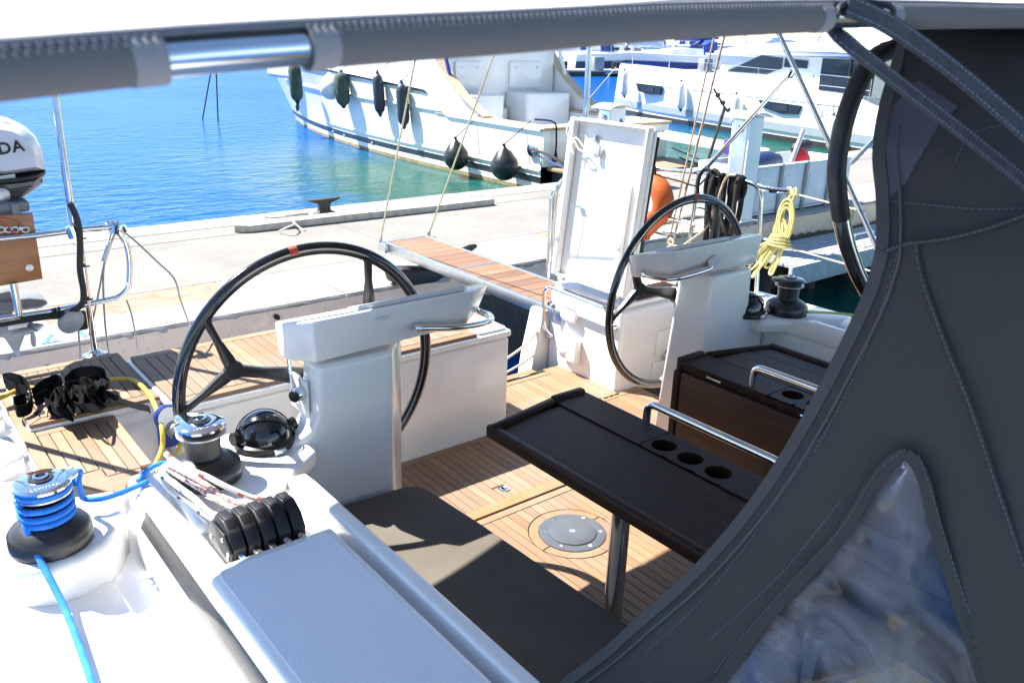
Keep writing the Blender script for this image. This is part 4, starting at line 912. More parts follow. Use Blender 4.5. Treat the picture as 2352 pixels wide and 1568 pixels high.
# rim: four bars standing proud of the panel (shadow comes from them)
for u0, v0, u1, v1 in ((0, 0, .05, LH), (LW-.03, 0, LW, LH), (.05, LH-.03, LW-.03, LH), (.05, 0, LW-.03, .025)): lidprism([(u0+.002, v0+.004), (u1-.002, v0+.004), (u1-.002, v1-.004), (u0+.002, v1-.004)], -.004, .045, 'rim', 'gelcoat', .012, 3)
lidprism([(.005, .03), (LW-.004, .03), (LW+.004, LH-.05), (.003, LH-.05)], -.047, -.036, 'seal', 'black_rubber', .004)
lidprism([(.51, .10), (.545, .13), (.545, .62), (.53, .65), (.51, .62)], -.003, .022, 'stiffener', 'gelcoat', .008, 3)
lidprism([(.12, .06), (.50, .06), (.545, .1), (.50, .085), (.12, .085)], -.003, .02, 'stiffener', 'gelcoat', .006)
lb_ = MB().lathe([(.03, 0), (.03, .012), (.018, .02)], lidp(.25, .80, 0), 16, AX).build('latch', 'white_plastic', ld)
MB().obox(lidp(.245, .775, .022), AY*.018, AZ*.022, AX*.008).build('padlock', 'zinc', lb_, bevel=.004); MB().tube(fillet([lidp(.232, .795, .022), lidp(.232, .83, .022), lidp(.258, .83, .022), lidp(.258, .795, .022)], .014), .0045, 6).build('shackle', 'chrome', lb_)
MB().obox(lidp(.21, .855, .012), AY*.006, AZ*.02, AX*.012).build('hasp', 'zinc', ld, bevel=.002)
MB().tube(cr([lidp(-.0, .93, .04), lidp(.01, .87, .06), lidp(.05, .83, .05), lidp(.09, .845, .05), lidp(.16, .80, .05), lidp(.17, .775, .045), lidp(.12, .785, .05), lidp(.075, .825, .05), lidp(.06, .79, .05), lidp(.08, .75, .05)], 6), .005, 6).build('lanyard', 'rope_white', ld)
MB().tube(cr([lidp(.15, .44, .02), lidp(.155, .36, .025), lidp(.145, .22, .02), lidp(.135, .10, .03)], 6), .003, 6).build('pull_cord', 'rope_beige', ld)
MB().obox(lidp(.155, .45, .012), AY*.022, AZ*.005, AX*.01).build('cord_hook', 'chrome', ld)
for u in (.08, .56): MB().obox(lidp(u, -.008, .02), AY*.025, AZ*.014, AX*.006).build('hinge', 'chrome', ld)

# --- cockpit benches
def bench(s):
    b0 = MB().prism([(mx(x, s), y) for x, y in ((.99, -1.2), (1.50, -1.2), (1.50, 1.4), (1.46, 2.42), (.99, 2.42))], -.1, .355).build('cockpit_bench', 'gelcoat', ya, bevel=.02)
    pl = [(1.005, -1.15), (1.565, -1.15), (1.555, 1.35), (1.53, 2.0)]+[(1.43+.08*math.cos(a), 2.30+.085*math.sin(a)) for a in [math.radians(10+16*i) for i in range(6)]]+[(1.02, 2.41), (1.005, 2.39)]
    MB().prism([(mx(x, s), y) for x, y in pl], .357, .41).build('seat_cushion', 'seat_vinyl', b0, bevel=.022, seg=4)
    return b0
bench(-1); bench(1)
# --- coamings
def coaming(s):
    P = lambda *pts: [(mx(x, s), y) for x, y in pts]
    c = MB().prism(P((.56, -1.5), (.975, -1.5), (.975, 2.62), (.70, 2.66), (.56, 2.6)), .3, .638).build('coaming', 'gelcoat', ya, bevel=.02, seg=3)
    B = lambda poly, z0, z1, nm, m='gelcoat', bv=.012, sg=3: MB().prism(P(*poly), z0, z1).build(nm, m, c, bevel=bv, seg=sg)
    B(((.62, 2.14), (.80, 2.10), (.93, 2.24), (1.10, 2.36), (1.10, 2.64), (.85, 2.66), (.64, 2.56)), .60, .675, 'winch_plateau', bv=.02)
    # inner rim, dipping aft of the clutches
    MB().prism([(-1.5, .6), (-1.5, .70), (2.14, .70), (2.20, .695), (2.27, .655), (2.3, .6)], mx(.938, s), mx(.985, s), 'x').build('inner_rim', 'gelcoat', c, bevel=.011, seg=3)
    # raised lid panel with the non-slip insert
    B(((.548, -1.4), (.905, -1.4), (.905, 1.885), (.548, 1.885)), .60, .698, 'locker_panel', bv=.014)
    if s < 0:
        ns = MB(); ns.prism(rrect(.573, -1.3, .882, 1.853, .02), .66, .7012); ns.build('nonslip_insert', 'nonslip', c, bevel=.0015, seg=1)
        B(((.548, 1.885), (.592, 1.885), (.60, 2.22), (.575, 2.42), (.55, 2.42)), .58, .655, 'shoulder', bv=.015)
        # glossy dark strip on the outer slope
        MB().prism([(.5235, .577), (.545, .633), (.556, .628), (.54, .57)], 2.375, -1.4, 'y').build('acrylic_strip', 'grey_acrylic', c, bevel=.003)
        MB().prism([(.506, .40), (.516, .548), (.548, .640), (.575, .66), (.6, .66), (.6, .40)], 2.40, -1.45, 'y').build('outer_slope', 'gelcoat', c, bevel=.01)
        B(((.525, 2.36), (.60, 2.34), (.68, 2.40), (.685, 2.60), (.66, 2.645), (.56, 2.64)), .5, .625, 'aft_shoulder', bv=.025)
        B(((.60, 2.60), (.665, 2.595), (.665, 2.62), (.60, 2.625)), .626, .636, 'rope_plate', 'white_plastic', .003)
        # deck mouldings outboard
        B(((-.05, -1.5), (.28, -1.5), (.33, 1.2), (.36, 1.60), (.41, 1.66), (.43, 2.0), (.42, 2.3), (.04, 2.4)), .40, .482, 'deck_step', bv=.012)
        B(((.165, 2.36), (.20, 2.305), (.26, 2.275), (.34, 2.275), (.41, 2.31), (.46, 2.37), (.50, 2.44), (.52, 2.52), (.52, 2.615), (.40, 2.645), (.2, 2.62)), .44, .602, 'winch_plinth', bv=.022, sg=4)
    else:
        MB().prism([(1.7, .66), (1.8, .70), (1.98, .78), (2.06, .78), (2.06, .64)], mx(.60, s), mx(.66, s), 'x').build('spray_fin', 'gelcoat', c, bevel=.012)
    return c
coaming(-1); coaming(1)

# ================================================================== DECK GEAR
def winch(x, y, z, h, label, dark, rs=1.0, ang=0.0):
    t = thing('winch', label, 'winch', (x, y, z), 'sheet winches on the coamings'); c = (x, y, z); k = h/.2
    MB().lathe([(.108*rs, 0), (.110*rs, .012), (.108*rs, .045*k), (.098*rs, .058*k), (.074*rs, .072*k), (.058*rs, .082*k)], c, 36).build('base', 'black_satin', t)
    MB().lathe([(.056, .078*k), (.053, .11*k), (.056, .150*k), (.066, .157*k)], c, 32).build('drum', 'black_satin' if dark else 'drum_grey', t)
    MB().lathe([(.060, .1505*k), (.073, .155*k), (.073, .160*k), (.06, .163*k)], c, 36).build('lower_jaw', 'zinc', t)
    MB().lathe([(.058, .162*k), (.058, .176*k)], c, 32).build('jaw_groove', 'black_rubber', t)
    tp = MB().lathe([(.064, .176*k), (.075, .180*k), (.075, .186*k), (.068, .193*k), (.045, .197*k), (.03, .1985*k)], c, 40).build('top_cap', 'black_gloss' if rs < .99 else 'chrome', t)
    MB().lathe([(.033, .1985*k), (.031, .202*k), (.0225, .2022*k)], c, 28).build('hub_ring', 'black_satin', tp); MB().lathe([(.020, .2*k), (.020, .208*k), (.013, .209*k), (.013, .198*k)], c, 24).build('socket', 'chrome', tp)
    a = ang; d = V((math.cos(a), math.sin(a), 0)); e = V((-d.y, d.x, 0)); cc = V(c)+V((0, 0, .186*k))
    b = MB(); n = 7; top, bot = [], []
    pl = [cc+d*.045-e*.05, cc+d*.085-e*.035, cc+d*.098-e*.012, cc+d*.092+e*.012, cc+d*.06+e*.03, cc+d*.03+e*.03, cc+d*.02-e*.03]
    b.add([p+V((0, 0, .008)) for p in pl]+[p-V((0, 0, .006)) for p in pl], [tuple(range(n)), tuple(range(2*n-1, n-1, -1))]+[(i, n+i, n+(i+1) % n, (i+1) % n) for i in range(n)]).build('feeder_arm', 'black_gloss' if rs < .99 else 'chrome', t, bevel=.004)
    if rs > .99:
        text('LEWMAR', .016, .0006, Matrix.Translation((x, y-.053, z+.1958*k)), 'maker_mark', 'zinc', tp, 1.2)
    return t
winch(.295, 2.405, .603, .205, 'chrome topped winch wrapped with bright blue rope on the outer coaming', True, ang=math.radians(18))
winch(.735, 2.39, .676, .195, 'chrome topped winch with bare grey drum beside the covered compass', False, ang=math.radians(120))
winch(3.76, 2.365, .676, .19, 'all black winch on the port coaming below the yellow rope hank', True, .98, ang=math.radians(150))
# blue sheet on the outboard winch
wx, wy, wz = .295, 2.405, .603; pts = []
e1 = onz((210, 1568), .50); pts += [onz((220, 1600), .495), e1+V((0, 0, .012)), onz((150, 1400), .54), onz((84, 1270), .63), V((wx-.060, wy-.035, wz+.088))]
turns = 3.05
for i in range(int(turns*24)):
    a = math.radians(205)+i*2*PI/24; u = i/(turns*24); hz = .086+.062*u+(.006 if u > .62 else 0); pts.append(V((wx+.066*math.cos(a), wy+.066*math.sin(a), wz+hz)))
mainline = cr(pts[:6], 10)[:-1]+pts[5:]
MB_ = MB().tube(mainline, .0094, 12)
rt = thing('blue_sheet', 'bright blue braided sheet wound round the outer winch', 'rope', (wx, wy, .5)); MB_.build('standing_part', 'line_blue', rt)
a = math.radians(20); jaw = [V((wx+.067*math.cos(t_), wy+.067*math.sin(t_), wz+.173)) for t_ in [math.radians(190+12*i) for i in range(17)]]
jaw += [V((wx+.10, wy+.035, wz+.178)), V((wx+.105, wy+.05, wz+.16)), V((wx+.09, wy+.04, wz+.13))]
MB().tube(cr(jaw, 3), .0088, 10).build('jaw_turn', 'line_blue', rt)
tail = cr([V((wx+.062, wy+.03, wz+.15)), V((wx+.1, wy+.07, wz+.135)), onz((190, 1142), .66), onz((225, 1146), .65), onz((258, 1138), .645), onz((300, 1122), .645), onz((340, 1105), .65)], 8)
MB().tube(tail, .0088, 10).build('tail', 'line_blue', rt)
p = onz((335, 1093), .64)
MB().tube(cr([p+V((-.03, -.02, 0)), p+V((.02, .02, .012)), p+V((.07, .03, .012)), p+V((.11, .0, 0)), p+V((.06, -.04, 0))], 6), .0088, 8).build('tail_loop', 'line_blue', rt)

# covered compass dome
def compass(x, y, z, label):
    t = thing('compass', label, 'compass', (x, y, z), 'covered compasses')
    MB().lathe([(.098, 0), (.102, .006), (.10, .022), (.088, .03)], (x, y, z), 36).build('base_ring', 'black_plastic', t)
    MB().lathe([(.09*math.cos(a), .024+.095*math.sin(a)) for a in [i*PI/2/12 for i in range(13)]], (x, y, z), 36).build('dome', 'black_gloss', t)
    c0 = V((x, y, z+.024))
    for tilt, nm in ((.55, 'hood_rim'), (-.35, 'hood_seam')):
        ax = V((.35, math.cos(tilt), math.sin(tilt))).normalized(); u = V((1, 0, 0)); u = (u-ax*u.dot(ax)).normalized(); w_ = ax.cross(u)
        if w_.z < 0: w_ = -w_
        off = .02*math.sin(tilt); r = .0975 if nm == 'hood_rim' else .0945
        MB().tube([c0+u*(r*math.cos(a))+w_*(r*math.sin(a)) for a in [PI*i/24 for i in range(25)]], .0035 if nm == 'hood_rim' else .002, 6).build(nm, 'black_plastic', t)
    MB().box((x-.012, y-.112, z), (x+.03, y-.085, z+.02)).build('clip', 'zinc', t, bevel=.004)
    MB().lathe([(.022, -.008), (.022, .012)], (x-.098, y, z+.045), 16, (-1, -.2, .1)).build('pivot', 'black_plastic', t); MB().lathe([(.022, -.008), (.022, .012)], (x+.098, y, z+.045), 16, (1, .2, .1)).build('pivot', 'black_plastic', t)
    return t
compass(.975, 2.50, .676, 'black domed compass under its hood between winch and steering pedestal')
compass(3.56, 2.47, .676, 'black domed compass half hidden behind the port steering pedestal')

# bank of five rope clutches and their lines
cl = thing('rope_clutch_bank', 'black bank of five rope clutches with lines running through', 'rope clutches', (.74, 2.0, .655))
for k in range(5):
    x = .655+k*.0425; z = .655; y0 = 1.915
    prof = [(y0, z+.004), (y0-.006, z+.05), (y0+.02, z+.088), (y0+.06, z+.108), (y0+.105, z+.104), (y0+.135, z+.082), (y0+.15, z+.045), (y0+.155, z+.004)]
    bd = MB().prism(prof, x-.0185, x+.0185, 'x').build('clutch_body', 'black_plastic', cl, bevel=.005)
    MB().prism([(y0+.03, z+.094), (y0+.055, z+.1135), (y0+.11, z+.109), (y0+.138, z+.084), (y0+.13, z+.078)], x-.013, x+.013, 'x').build('lever', 'black_plastic', bd, bevel=.003)
    MB().lathe([(.005, 0), (.005, .002)], (x-.019, y0+.07, z+.06), 10, (-1, 0, 0)).build('rivet', 'zinc', bd)
MB().prism([(1.905, .652), (1.905, .70), (1.95, .735), (2.04, .735), (2.078, .69), (2.078, .652)], .6285, .6345, 'x').build('side_plate', 'black_satin', cl, bevel=.002)
for y, z in ((1.93, .675), (1.96, .715), (2.05, .68), (1.925, .69)): MB().lathe([(.006, 0), (.005, .003)], (.628, y, z), 10, (-1, 0, 0)).build('bolt', 'zinc', cl)
MB().box((.628, 1.9, .64), (.85, 2.085, .6545)).build('mounting_plate', 'black_plastic', cl, bevel=.003)
LNS = [(.655, 'line_blackfleck', .0075, [((461, 1175), .69), ((430, 1151), .685), ((401, 1134), .68), ((382, 1115), .685), ((370, 1090), .69), ((365, 1081), .685)], 'white line with black flecks in the outermost rope clutch'),
       (.698, 'line_bluefleck', .0095, [((486, 1180), .705), ((447, 1145), .71), ((413, 1120), .71), ((387, 1098), .705), ((377, 1081), .70)], 'white line with blue flecks in the second rope clutch'),
       (.74, 'line_redlace', .0085, [((517, 1158), .715), ((456, 1120), .725), ((413, 1093), .73), ((389, 1078), .725), ((380, 1076), .715)], 'white line with fine red lacing in the middle rope clutch'),
       (.783, 'line_redlace', .0085, [((533, 1150), .72), ((464, 1107), .74), ((421, 1083), .75), ((396, 1071), .745), ((386, 1070), .735)], 'white line with fine red lacing in the fourth rope clutch'),
       (.825, 'line_red', .0085, [((574, 1141), .725), ((515, 1115), .755), ((473, 1093), .775), ((430, 1076), .79), ((396, 1056), .80), ((381, 1041), .81)], 'white line with bold red flecks arching to a stiff end')]
for k, (x, m, r, qs, lb) in enumerate(LNS):
    P_ = [V((x, 2.02, .70)), V((x, 2.075, .703))]+[onz(q_, z) for q_, z in qs]
    if k < 4: e_ = P_[-1]; P_ += [e_+V((.0, .025, -.012)), e_+V((.03, .05, -.03)), e_+V((.07, .05, -.04))]
    tag(MB().tube(cr(P_, 9), r, 9).build('halyard_tail', m), lb, 'rope', 'lines in the rope clutches')
    tag(MB().tube(cr([V((x, 1.95, .685)), V((x+.002, 1.905, .682)), V((x+.004, 1.87, .68))], 6), r, 9).build('halyard', 'line_blackfleck' if k in (1, 2) else 'line_redlace' if k > 2 else 'line_bluefleck'), ('outermost', 'second', 'middle', 'fourth', 'innermost')[k]+' line leaving the rope clutches forward under the locker panel', 'rope', 'lines forward of the clutches')

# ================================================================== STEERING PEDESTALS AND WHEELS
def pedestal_helm(s, label):
    X = lambda x: mx(x, s)
    t = thing('steering_pedestal', label, 'steering pedestal', (X(1.28), 2.5, 0), 'steering pedestals')
    nk = [(1.43, -.01), (1.425, .94), (1.145, .94), (1.135, .76), (1.11, .715), (1.05, .69), (.985, .67), (.985, -.01)]
    if s > 0: nk = [(1.50, -.01), (1.475, .45), (1.44, .94), (1.145, .94), (1.135, .76), (1.10, .70), (.985, .67), (.985, -.01)]
    b = MB(); rows = []
    for y, k in ((2.42, 0), (2.545, .12)):
        rows.append([(X(x+(k if x > 1.3 else .0)), y+(.03*(1-min(1, z/.9)) if y > 2.5 else 0), z) for x, z in nk])
    b.grid(rows, True); n = len(nk); b.f.append(tuple(range(n-1, -1, -1))); b.f.append(tuple(range(n, 2*n)))
    if s > 0: b.f = [f[::-1] for f in b.f]
    b.build('column', 'gelcoat', t, bevel=.02, seg=4)
    # wedge shaped head: narrow edge to the bow, wide edge to the wheel
    lo = [(1.14, 2.42), (1.75, 2.42), (1.88, 2.53), (1.88, 2.56), (1.07, 2.56), (1.07, 2.50)]; hi = [(1.125, 2.40), (1.765, 2.40), (1.92, 2.51), (1.92, 2.545), (1.055, 2.545), (1.055, 2.48)]
    zl_, zf, zb = .955, 1.11, 1.06
    vs = [(X(x), y, zl_+(.02 if x > 1.5 else 0)) for x, y in lo]+[(X(x), y, zf-(y-2.40)*.2) for x, y in hi]
    fs = [(5, 4, 3, 2, 1, 0), (6, 7, 8, 9, 10, 11)]+[(i, (i+1) % 6, 6+(i+1) % 6, 6+i) for i in range(6)]; f4 = [(3, 2, 1, 0), (4, 5, 6, 7), (0, 1, 5, 4), (1, 2, 6, 5), (2, 3, 7, 6), (3, 0, 4, 7)]
    if s > 0: fs = [f[::-1] for f in fs]; f4 = [f[::-1] for f in f4]
    MB().add(vs, fs).build('head', 'gelcoat', t, bevel=.009, seg=3)
    MB().add([(X(1.36), 2.43, 1.105), (X(1.745), 2.43, 1.105), (X(1.80), 2.48, 1.09), (X(1.30), 2.48, 1.09), (X(1.36), 2.425, 1.124), (X(1.745), 2.425, 1.128), (X(1.80), 2.50, 1.10), (X(1.30), 2.50, 1.10)], f4).build('instrument_hood', 'gelcoat_grey', t, bevel=.003)
    # grab handle round the inboard end
    if s < 0: pth = [ony((963, 752), 2.41), ony((965, 753), 2.36), ony((1050, 752), 2.345), ony((1118, 740), 2.38), ony((1126, 725), 2.47), ony((1100, 715), 2.53), V((1.83, 2.52, 1.02))]
    else: pth = [ony((1623, 607), 2.42), ony((1632, 613), 2.36), ony((1620, 621), 2.35), ony((1560, 638), 2.36), ony((1520, 640), 2.40), ony((1478, 630), 2.47), ony((1482, 622), 2.55)]
    MB().tube(cr(pth, 7), .0125, 12).build('grab_handle', 'stainless', t)
    return t
def sticker(px, par, w_, h_, nm):
    c_ = ony(px, 2.3985); MB().prism([(c_.x+w_*math.cos(a)*(1+.15*math.sin(3*a)), c_.z+h_*math.sin(a)*(1+.2*math.cos(4*a))) for a in [2*PI*i/22 for i in range(22)]], 2.3975, 2.4005, 'y').build(nm, 'gelcoat_grey', par, smooth=0)
ps = pedestal_helm(-1, 'white steering pedestal with throttle lever and black wheel, starboard helm')
pp = pedestal_helm(1, 'white steering pedestal with black wheel beside the open locker lid')
sticker((1643, 600), pp, .05, .028, 'worn_sticker'); sticker((878, 731), ps, .03, .006, 'worn_sticker')
# throttle on the outboard side of the starboard pedestal
tq = lambda q: onx(q, 1.10)
th = MB().box((1.118, 2.47, .745), (1.132, 2.60, .875)).build('throttle_plate', 'white_plastic', ps, bevel=.006)
c0 = tq((685, 905)); MB().lathe([(.028, -.05), (.028, .012), (.022, .02)], (c0.x, c0.y, c0.z), 20, (-1, -.5, 0)).build('throttle_hub', 'chrome', ps)
MB().lathe([(.022, .0), (.020, .006), (0, .007)], c0+V((-1, -.5, 0)).normalized()*.02, 20, (-1, -.5, 0)).build('hub_cap', 'black_plastic', ps)
MB().tube([c0+V((-.012, 0, .02)), tq((668, 860))+V((-.0, 0, 0)), tq((660, 805))], [.009, .0075, .005], 10).build('throttle_lever', 'chrome', ps)
c1 = tq((657, 800)); MB().lathe([(0, -.02), (.018, -.016), (.027, -.002), (.022, .012), (0, .017)], c1, 16, (.25, .1, 1), sx=1.25).build('throttle_knob', 'chrome', ps)
for q in ((714, 940), (712, 960), (700, 893)): MB().lathe([(.005, 0), (.005, .002)], onx(q, 1.134), 8, (-1, 0, 0)).build('screw', 'zinc', ps)

def wheel(c, r, hub_a, ped, tape):
    """wheel rim with Y-shaped spokes; plane faces aft, top leaning forward"""
    tl = .056
    ex, ez, en = V((1, 0, 0)), V((0, -math.sin(tl), math.cos(tl))), V((0, math.cos(tl), math.sin(tl)))
    W = lambda rad, a, d=0: V(c)+ex*(rad*math.cos(math.radians(a)))+ez*(rad*math.sin(math.radians(a)))+en*d
    b = MB(); N = 96; rows = []
    for i in range(N):
        a = 360*i/N; rd = (W(1, a)-V(c)); o_ = V(c)+rd*r
        rows.append([o_+rd*(.0165*math.cos(f))+en*(.0155*math.sin(f)*(1 if abs(math.cos(f)) > .3 else 1.05)) for f in [2*PI*j/12 for j in range(12)]])
    rows.append(rows[0]); b.grid(rows, True); t = b.build('steering_wheel', 'black_gloss', ped)
    b = MB(); rows = []                                                  # inner flange of the rim
    for i in range(N+1):
        a = 360*i/N; rd = W(1, a)-V(c); o_ = V(c)+rd*(r-.02); rows.append([o_-rd*.006-en*.004, o_-rd*.006+en*.004, o_+rd*.008+en*.006, o_+rd*.008-en*.006])
    b.grid(rows, True); b.build('rim_flange', 'black_satin', t)
    for k in range(3):
        a = hub_a+120*k; sp = []
        def arm(p0, p1, w0, w1, nm, par=None):
            d = (p1-p0).normalized(); sd = d.cross(en).normalized(); rows = []
            for u, w_ in ((0, w0), (.25, w0*.8+w1*.2), (.6, w1*.9), (.9, w1), (1, w1*1.5)):
                o_ = p0+(p1-p0)*u; rows.append([o_+sd*w_+en*.008, o_+sd*w_*.55+en*.013, o_-sd*w_*.55+en*.013, o_-sd*w_+en*.008, o_-sd*w_-en*.008, o_-sd*w_*.55-en*.011, o_+sd*w_*.55-en*.011, o_+sd*w_-en*.008])
            bb = MB(); bb.grid(rows, True); bb.f.append(tuple(range(8))); L = len(bb.v); bb.f.append(tuple(range(L-1, L-9, -1))); return bb.build(nm, 'black_satin', t, smooth=40)
        node = W(r*.63, a); sp = arm(W(.03, a), node, .03, .02, 'spoke')
        arm(node, W(r-.012, a-20), .022, .012, 'spoke_branch'); arm(node, W(r-.012, a+20), .022, .012, 'spoke_branch')
        MB().lathe([(.03, -.0135), (.034, -.008), (.034, .008), (.03, .0135)], node, 14, en).build('spoke_node', 'black_satin', t)
    MB().lathe([(.05, -.03), (.05, .02), (.03, .035), (.0, .036)], c, 24, en).build('hub', 'black_satin', t)
    MB().tube([V(c)-en*.02, V(c)-en*.06], .03, 14).build('axle', 'black_satin', t)
    rows = []
    for i in range(5):
        a = tape-1.7+3.4*i/4; rd = W(1, a)-V(c); o_ = V(c)+rd*r; rows.append([o_+rd*(.0172*math.cos(f))+en*(.0168*math.sin(f)) for f in [2*PI*j/12 for j in range(12)]])
    MB().grid(rows, True).build('king_spoke_tape', 'red_tape', t); return t
wheel((1.212, 2.6, .829), .478, 162, ps, 97.8)
wheel((3.174, 2.6, .812), .483, 162+4, pp, 89)

# ================================================================== COCKPIT TABLES
def table(s, label, raised):
    tz = .755; X = (lambda x: x) if s < 0 else (lambda x: 4.63-x)
    t = thing('cockpit_table', label, 'table', (X(1.8), 1.62, 0), 'cockpit tables')
    def bx(x0, y0, z0, x1, y1, z1, nm, m, bv=.006, sg=3, par=None): return MB().box((min(X(x0), X(x1)), y0, z0), (max(X(x0), X(x1)), y1, z1)).build(nm, m, par or t, bevel=bv, seg=sg)
    # fixed centre with cup holders: strip with round holes
    yf, yb = .35, 2.075; cups = [1.60, 1.49, 1.38]
    x0, x1 = 1.893, 2.04
    bx(x0, yf, tz-.15, x1, yb, tz-.135, 'centre_box', 'wenge_y'); bx(x0, yf, tz-.134, x0+.01, yb, tz-.008, 'centre_side', 'wenge_y', .002, 1); bx(x1-.01, yf, tz-.134, x1, yb, tz-.008, 'centre_side', 'wenge_y', .002, 1)
    xc = (x0+x1)/2-.01; r = .042; b = MB(); ys = [yb]+[c for c in cups]+[yf]
    # top skin built as cells with circular holes
    edges = [yb, (cups[0]+.055), (cups[0]+cups[1])/2, (cups[1]+cups[2])/2, cups[2]-.055, yf]
    def cell(y1_, y0_, cy):
        if cy is None: b.add([(X(x0), y0_, tz), (X(x1), y0_, tz), (X(x1), y1_, tz), (X(x0), y1_, tz)], [(0, 1, 2, 3) if s < 0 else (3, 2, 1, 0)]); return
        n = 24; o = len(b.v); inn = [(xc+r*math.cos(2*PI*i/n), cy+r*math.sin(2*PI*i/n)) for i in range(n)]
        out = []
        for i in range(n):
            c_, s_ = math.cos(2*PI*i/n), math.sin(2*PI*i/n); k = min(((x1-xc) if c_ > 0 else (xc-x0))/max(abs(c_), 1e-6), ((y1_-cy) if s_ > 0 else (cy-y0_))/max(abs(s_), 1e-6)); out.append((xc+c_*k, cy+s_*k))
        b.v += [V((X(x), y, tz)) for x, y in inn]+[V((X(x), y, tz)) for x, y in out]+[V((X(x), y, tz-.12)) for x, y in inn]
        for i in range(n):
            j = (i+1) % n; f = (o+i, o+n+i, o+n+j, o+j); g = (o+i, o+j, o+2*n+j, o+2*n+i); b.f += [f, g] if s < 0 else [f[::-1], g[::-1]]
        b.f.append(tuple(o+2*n+i for i in range(n)))
        for cx_, cy_ in ((x0, y0_), (x1, y0_), (x1, y1_), (x0, y1_)): pass
    cell(edges[0], edges[1], None)
    for i, cy in enumerate(cups): cell(edges[i+1], edges[i+2], cy)
    cell(edges[4], edges[5], None)
    b.build('cup_holder_top', 'wenge_y', t, smooth=0)
    bx(x0-.001, yf, tz-.007, x1+.004, edges[4], tz+.0015, 'top_board', 'wenge_y', .001, 1); bx(x0-.001, edges[1], tz-.007, x1+.004, yb, tz+.0015, 'top_board', 'wenge_y', .001, 1)
    bx(x0, yb-.012, tz-.045, x1+.004, yb+.022, tz+.014, 'end_fiddle', 'wenge_y', .009)
    # leaf: raised level, or hanging against the side
    if s < 0:
        lf = bx(1.575, yf, tz-.034, 1.889, 2.05, tz-.010, 'leaf', 'wenge_y', .005)
        bx(1.60, yf, tz-.0098, 1.888, 2.03, tz-.0035, 'top_veneer', 'wenge_y', .001, 1, lf)
        bx(1.565, yf, tz-.042, 1.598, 2.05, tz+.006, 'edge_fiddle', 'wenge_y', .011, 4, lf)
        MB().prism([(X(1.566), 2.0), (X(1.889), 2.056), (X(1.889), 2.09), (X(1.566), 2.034)], tz-.042, tz+.012).build('end_fiddle', 'wenge_y', lf, bevel=.010, seg=3)
    else:
        lf = bx(2.046, yf, tz-.36, 2.07, 2.045, tz-.035, 'hanging_leaf', 'wenge_z', .005); bx(2.044, 2.047, tz-.36, 2.074, 2.085, tz-.03, 'edge_fiddle', 'wenge_y', .01, 3, lf)
        lo_ = bx(1.575, yf, tz-.034, 1.889, 2.03, tz-.006, 'leaf', 'wenge_y', .005)
        for k in range(3): bx(1.60+k*.096, yf, tz-.0058, 1.694+k*.096, 2.0, tz+.0005+.0002*k, 'plank', 'wenge_y', .001, 1, lo_)
        bx(1.545, yf, tz-.04, 1.58, 1.98, tz+.012, 'edge_fiddle', 'wenge_y', .011, 4, lo_)
        MB().prism([(X(1.56), 1.95), (X(1.889), 2.05), (X(1.889), 2.075), (X(1.545), 1.975)], tz-.04, tz+.012).build('end_fiddle', 'wenge_y', lo_, bevel=.009, seg=3)
        for y in (1.93, 1.5): MB().tube([(X(2.05), y, tz-.02), (X(2.05), y-.07, tz-.02)], .005, 8).build('hinge', 'chrome', t)
    hx = 2.02
    MB().tube(fillet([(X(hx), 1.74, tz), (X(hx), 1.74, tz+.085), (X(hx), 1.20, tz+.085), (X(hx), 1.20, tz)], .05, 8), .0135, 14).build('grab_rail', 'stainless', t)
    for y in (1.62, .9): 
        MB().tube([(X(1.80), y, 0), (X(1.80), y, tz-.04)], .032, 20).build('leg', 'stainless', t); MB().lathe([(.042, tz-.09), (.042, tz-.04)], (X(1.80), y, 0), 20).build('leg_collar', 'zinc', t); MB().lathe([(.075, .0), (.075, .008), (.04, .014)], (X(1.80), y, .001), 24).build('leg_foot', 'stainless', t)
    return t
table(-1, 'dark wood cockpit table with its leaf raised, three cup holders', True)
table(1, 'dark wood cockpit table with brown leaf hanging down, port side', False)

# deck hatch plate and lifting ring in the sole
hp_ = thing('deck_plate', 'round grey inspection plate with screws set in the teak sole', 'deck plate', (HC[0], HC[1], 0))
MB().lathe([(.144, -.004), (.144, .0035), (.140, .0045), (.104, .0045)], (*HC, 0), 48).build('flange', 'plate_grey', hp_)
MB().lathe([(.1025, .0), (.1025, .0085), (.1, .0095), (.012, .0095), (.011, .003), (.0, .003)], (*HC, 0), 48).build('cover', 'plate_grey', hp_)
MB().lathe([(.014, .0095), (.014, .0105), (.010, .0105)], (*HC, 0), 16).build('key_socket', 'zinc', hp_)
for k in range(6): a = math.radians(25+60*k); MB().lathe([(.009, .0045), (.008, .007), (.0, .007)], (HC[0]+.123*math.cos(a), HC[1]+.123*math.sin(a), 0), 14).build('screw', 'chrome', hp_)
dr = onz((1157.7, 1121.5), 0); d_ = thing('lifting_ring', 'small chrome flush lifting ring in the teak sole', 'deck fitting', (dr.x, dr.y, 0))
MB().lathe([(.03, .0), (.03, .003), (.026, .005), (.018, .005), (.017, .002), (0, .002)], dr, 28).build('plate', 'chrome', d_); MB().lathe([(.016, .003), (.013, .006), (.010, .003)], dr+V((-.005, .003, 0)), 20).build('ring', 'brass' if 'brass' in MATS else 'zinc', d_); MB().box((dr.x+.004, dr.y-.016, .004), (dr.x+.016, dr.y-.006, .008)).build('catch', 'chrome', d_, bevel=.001)
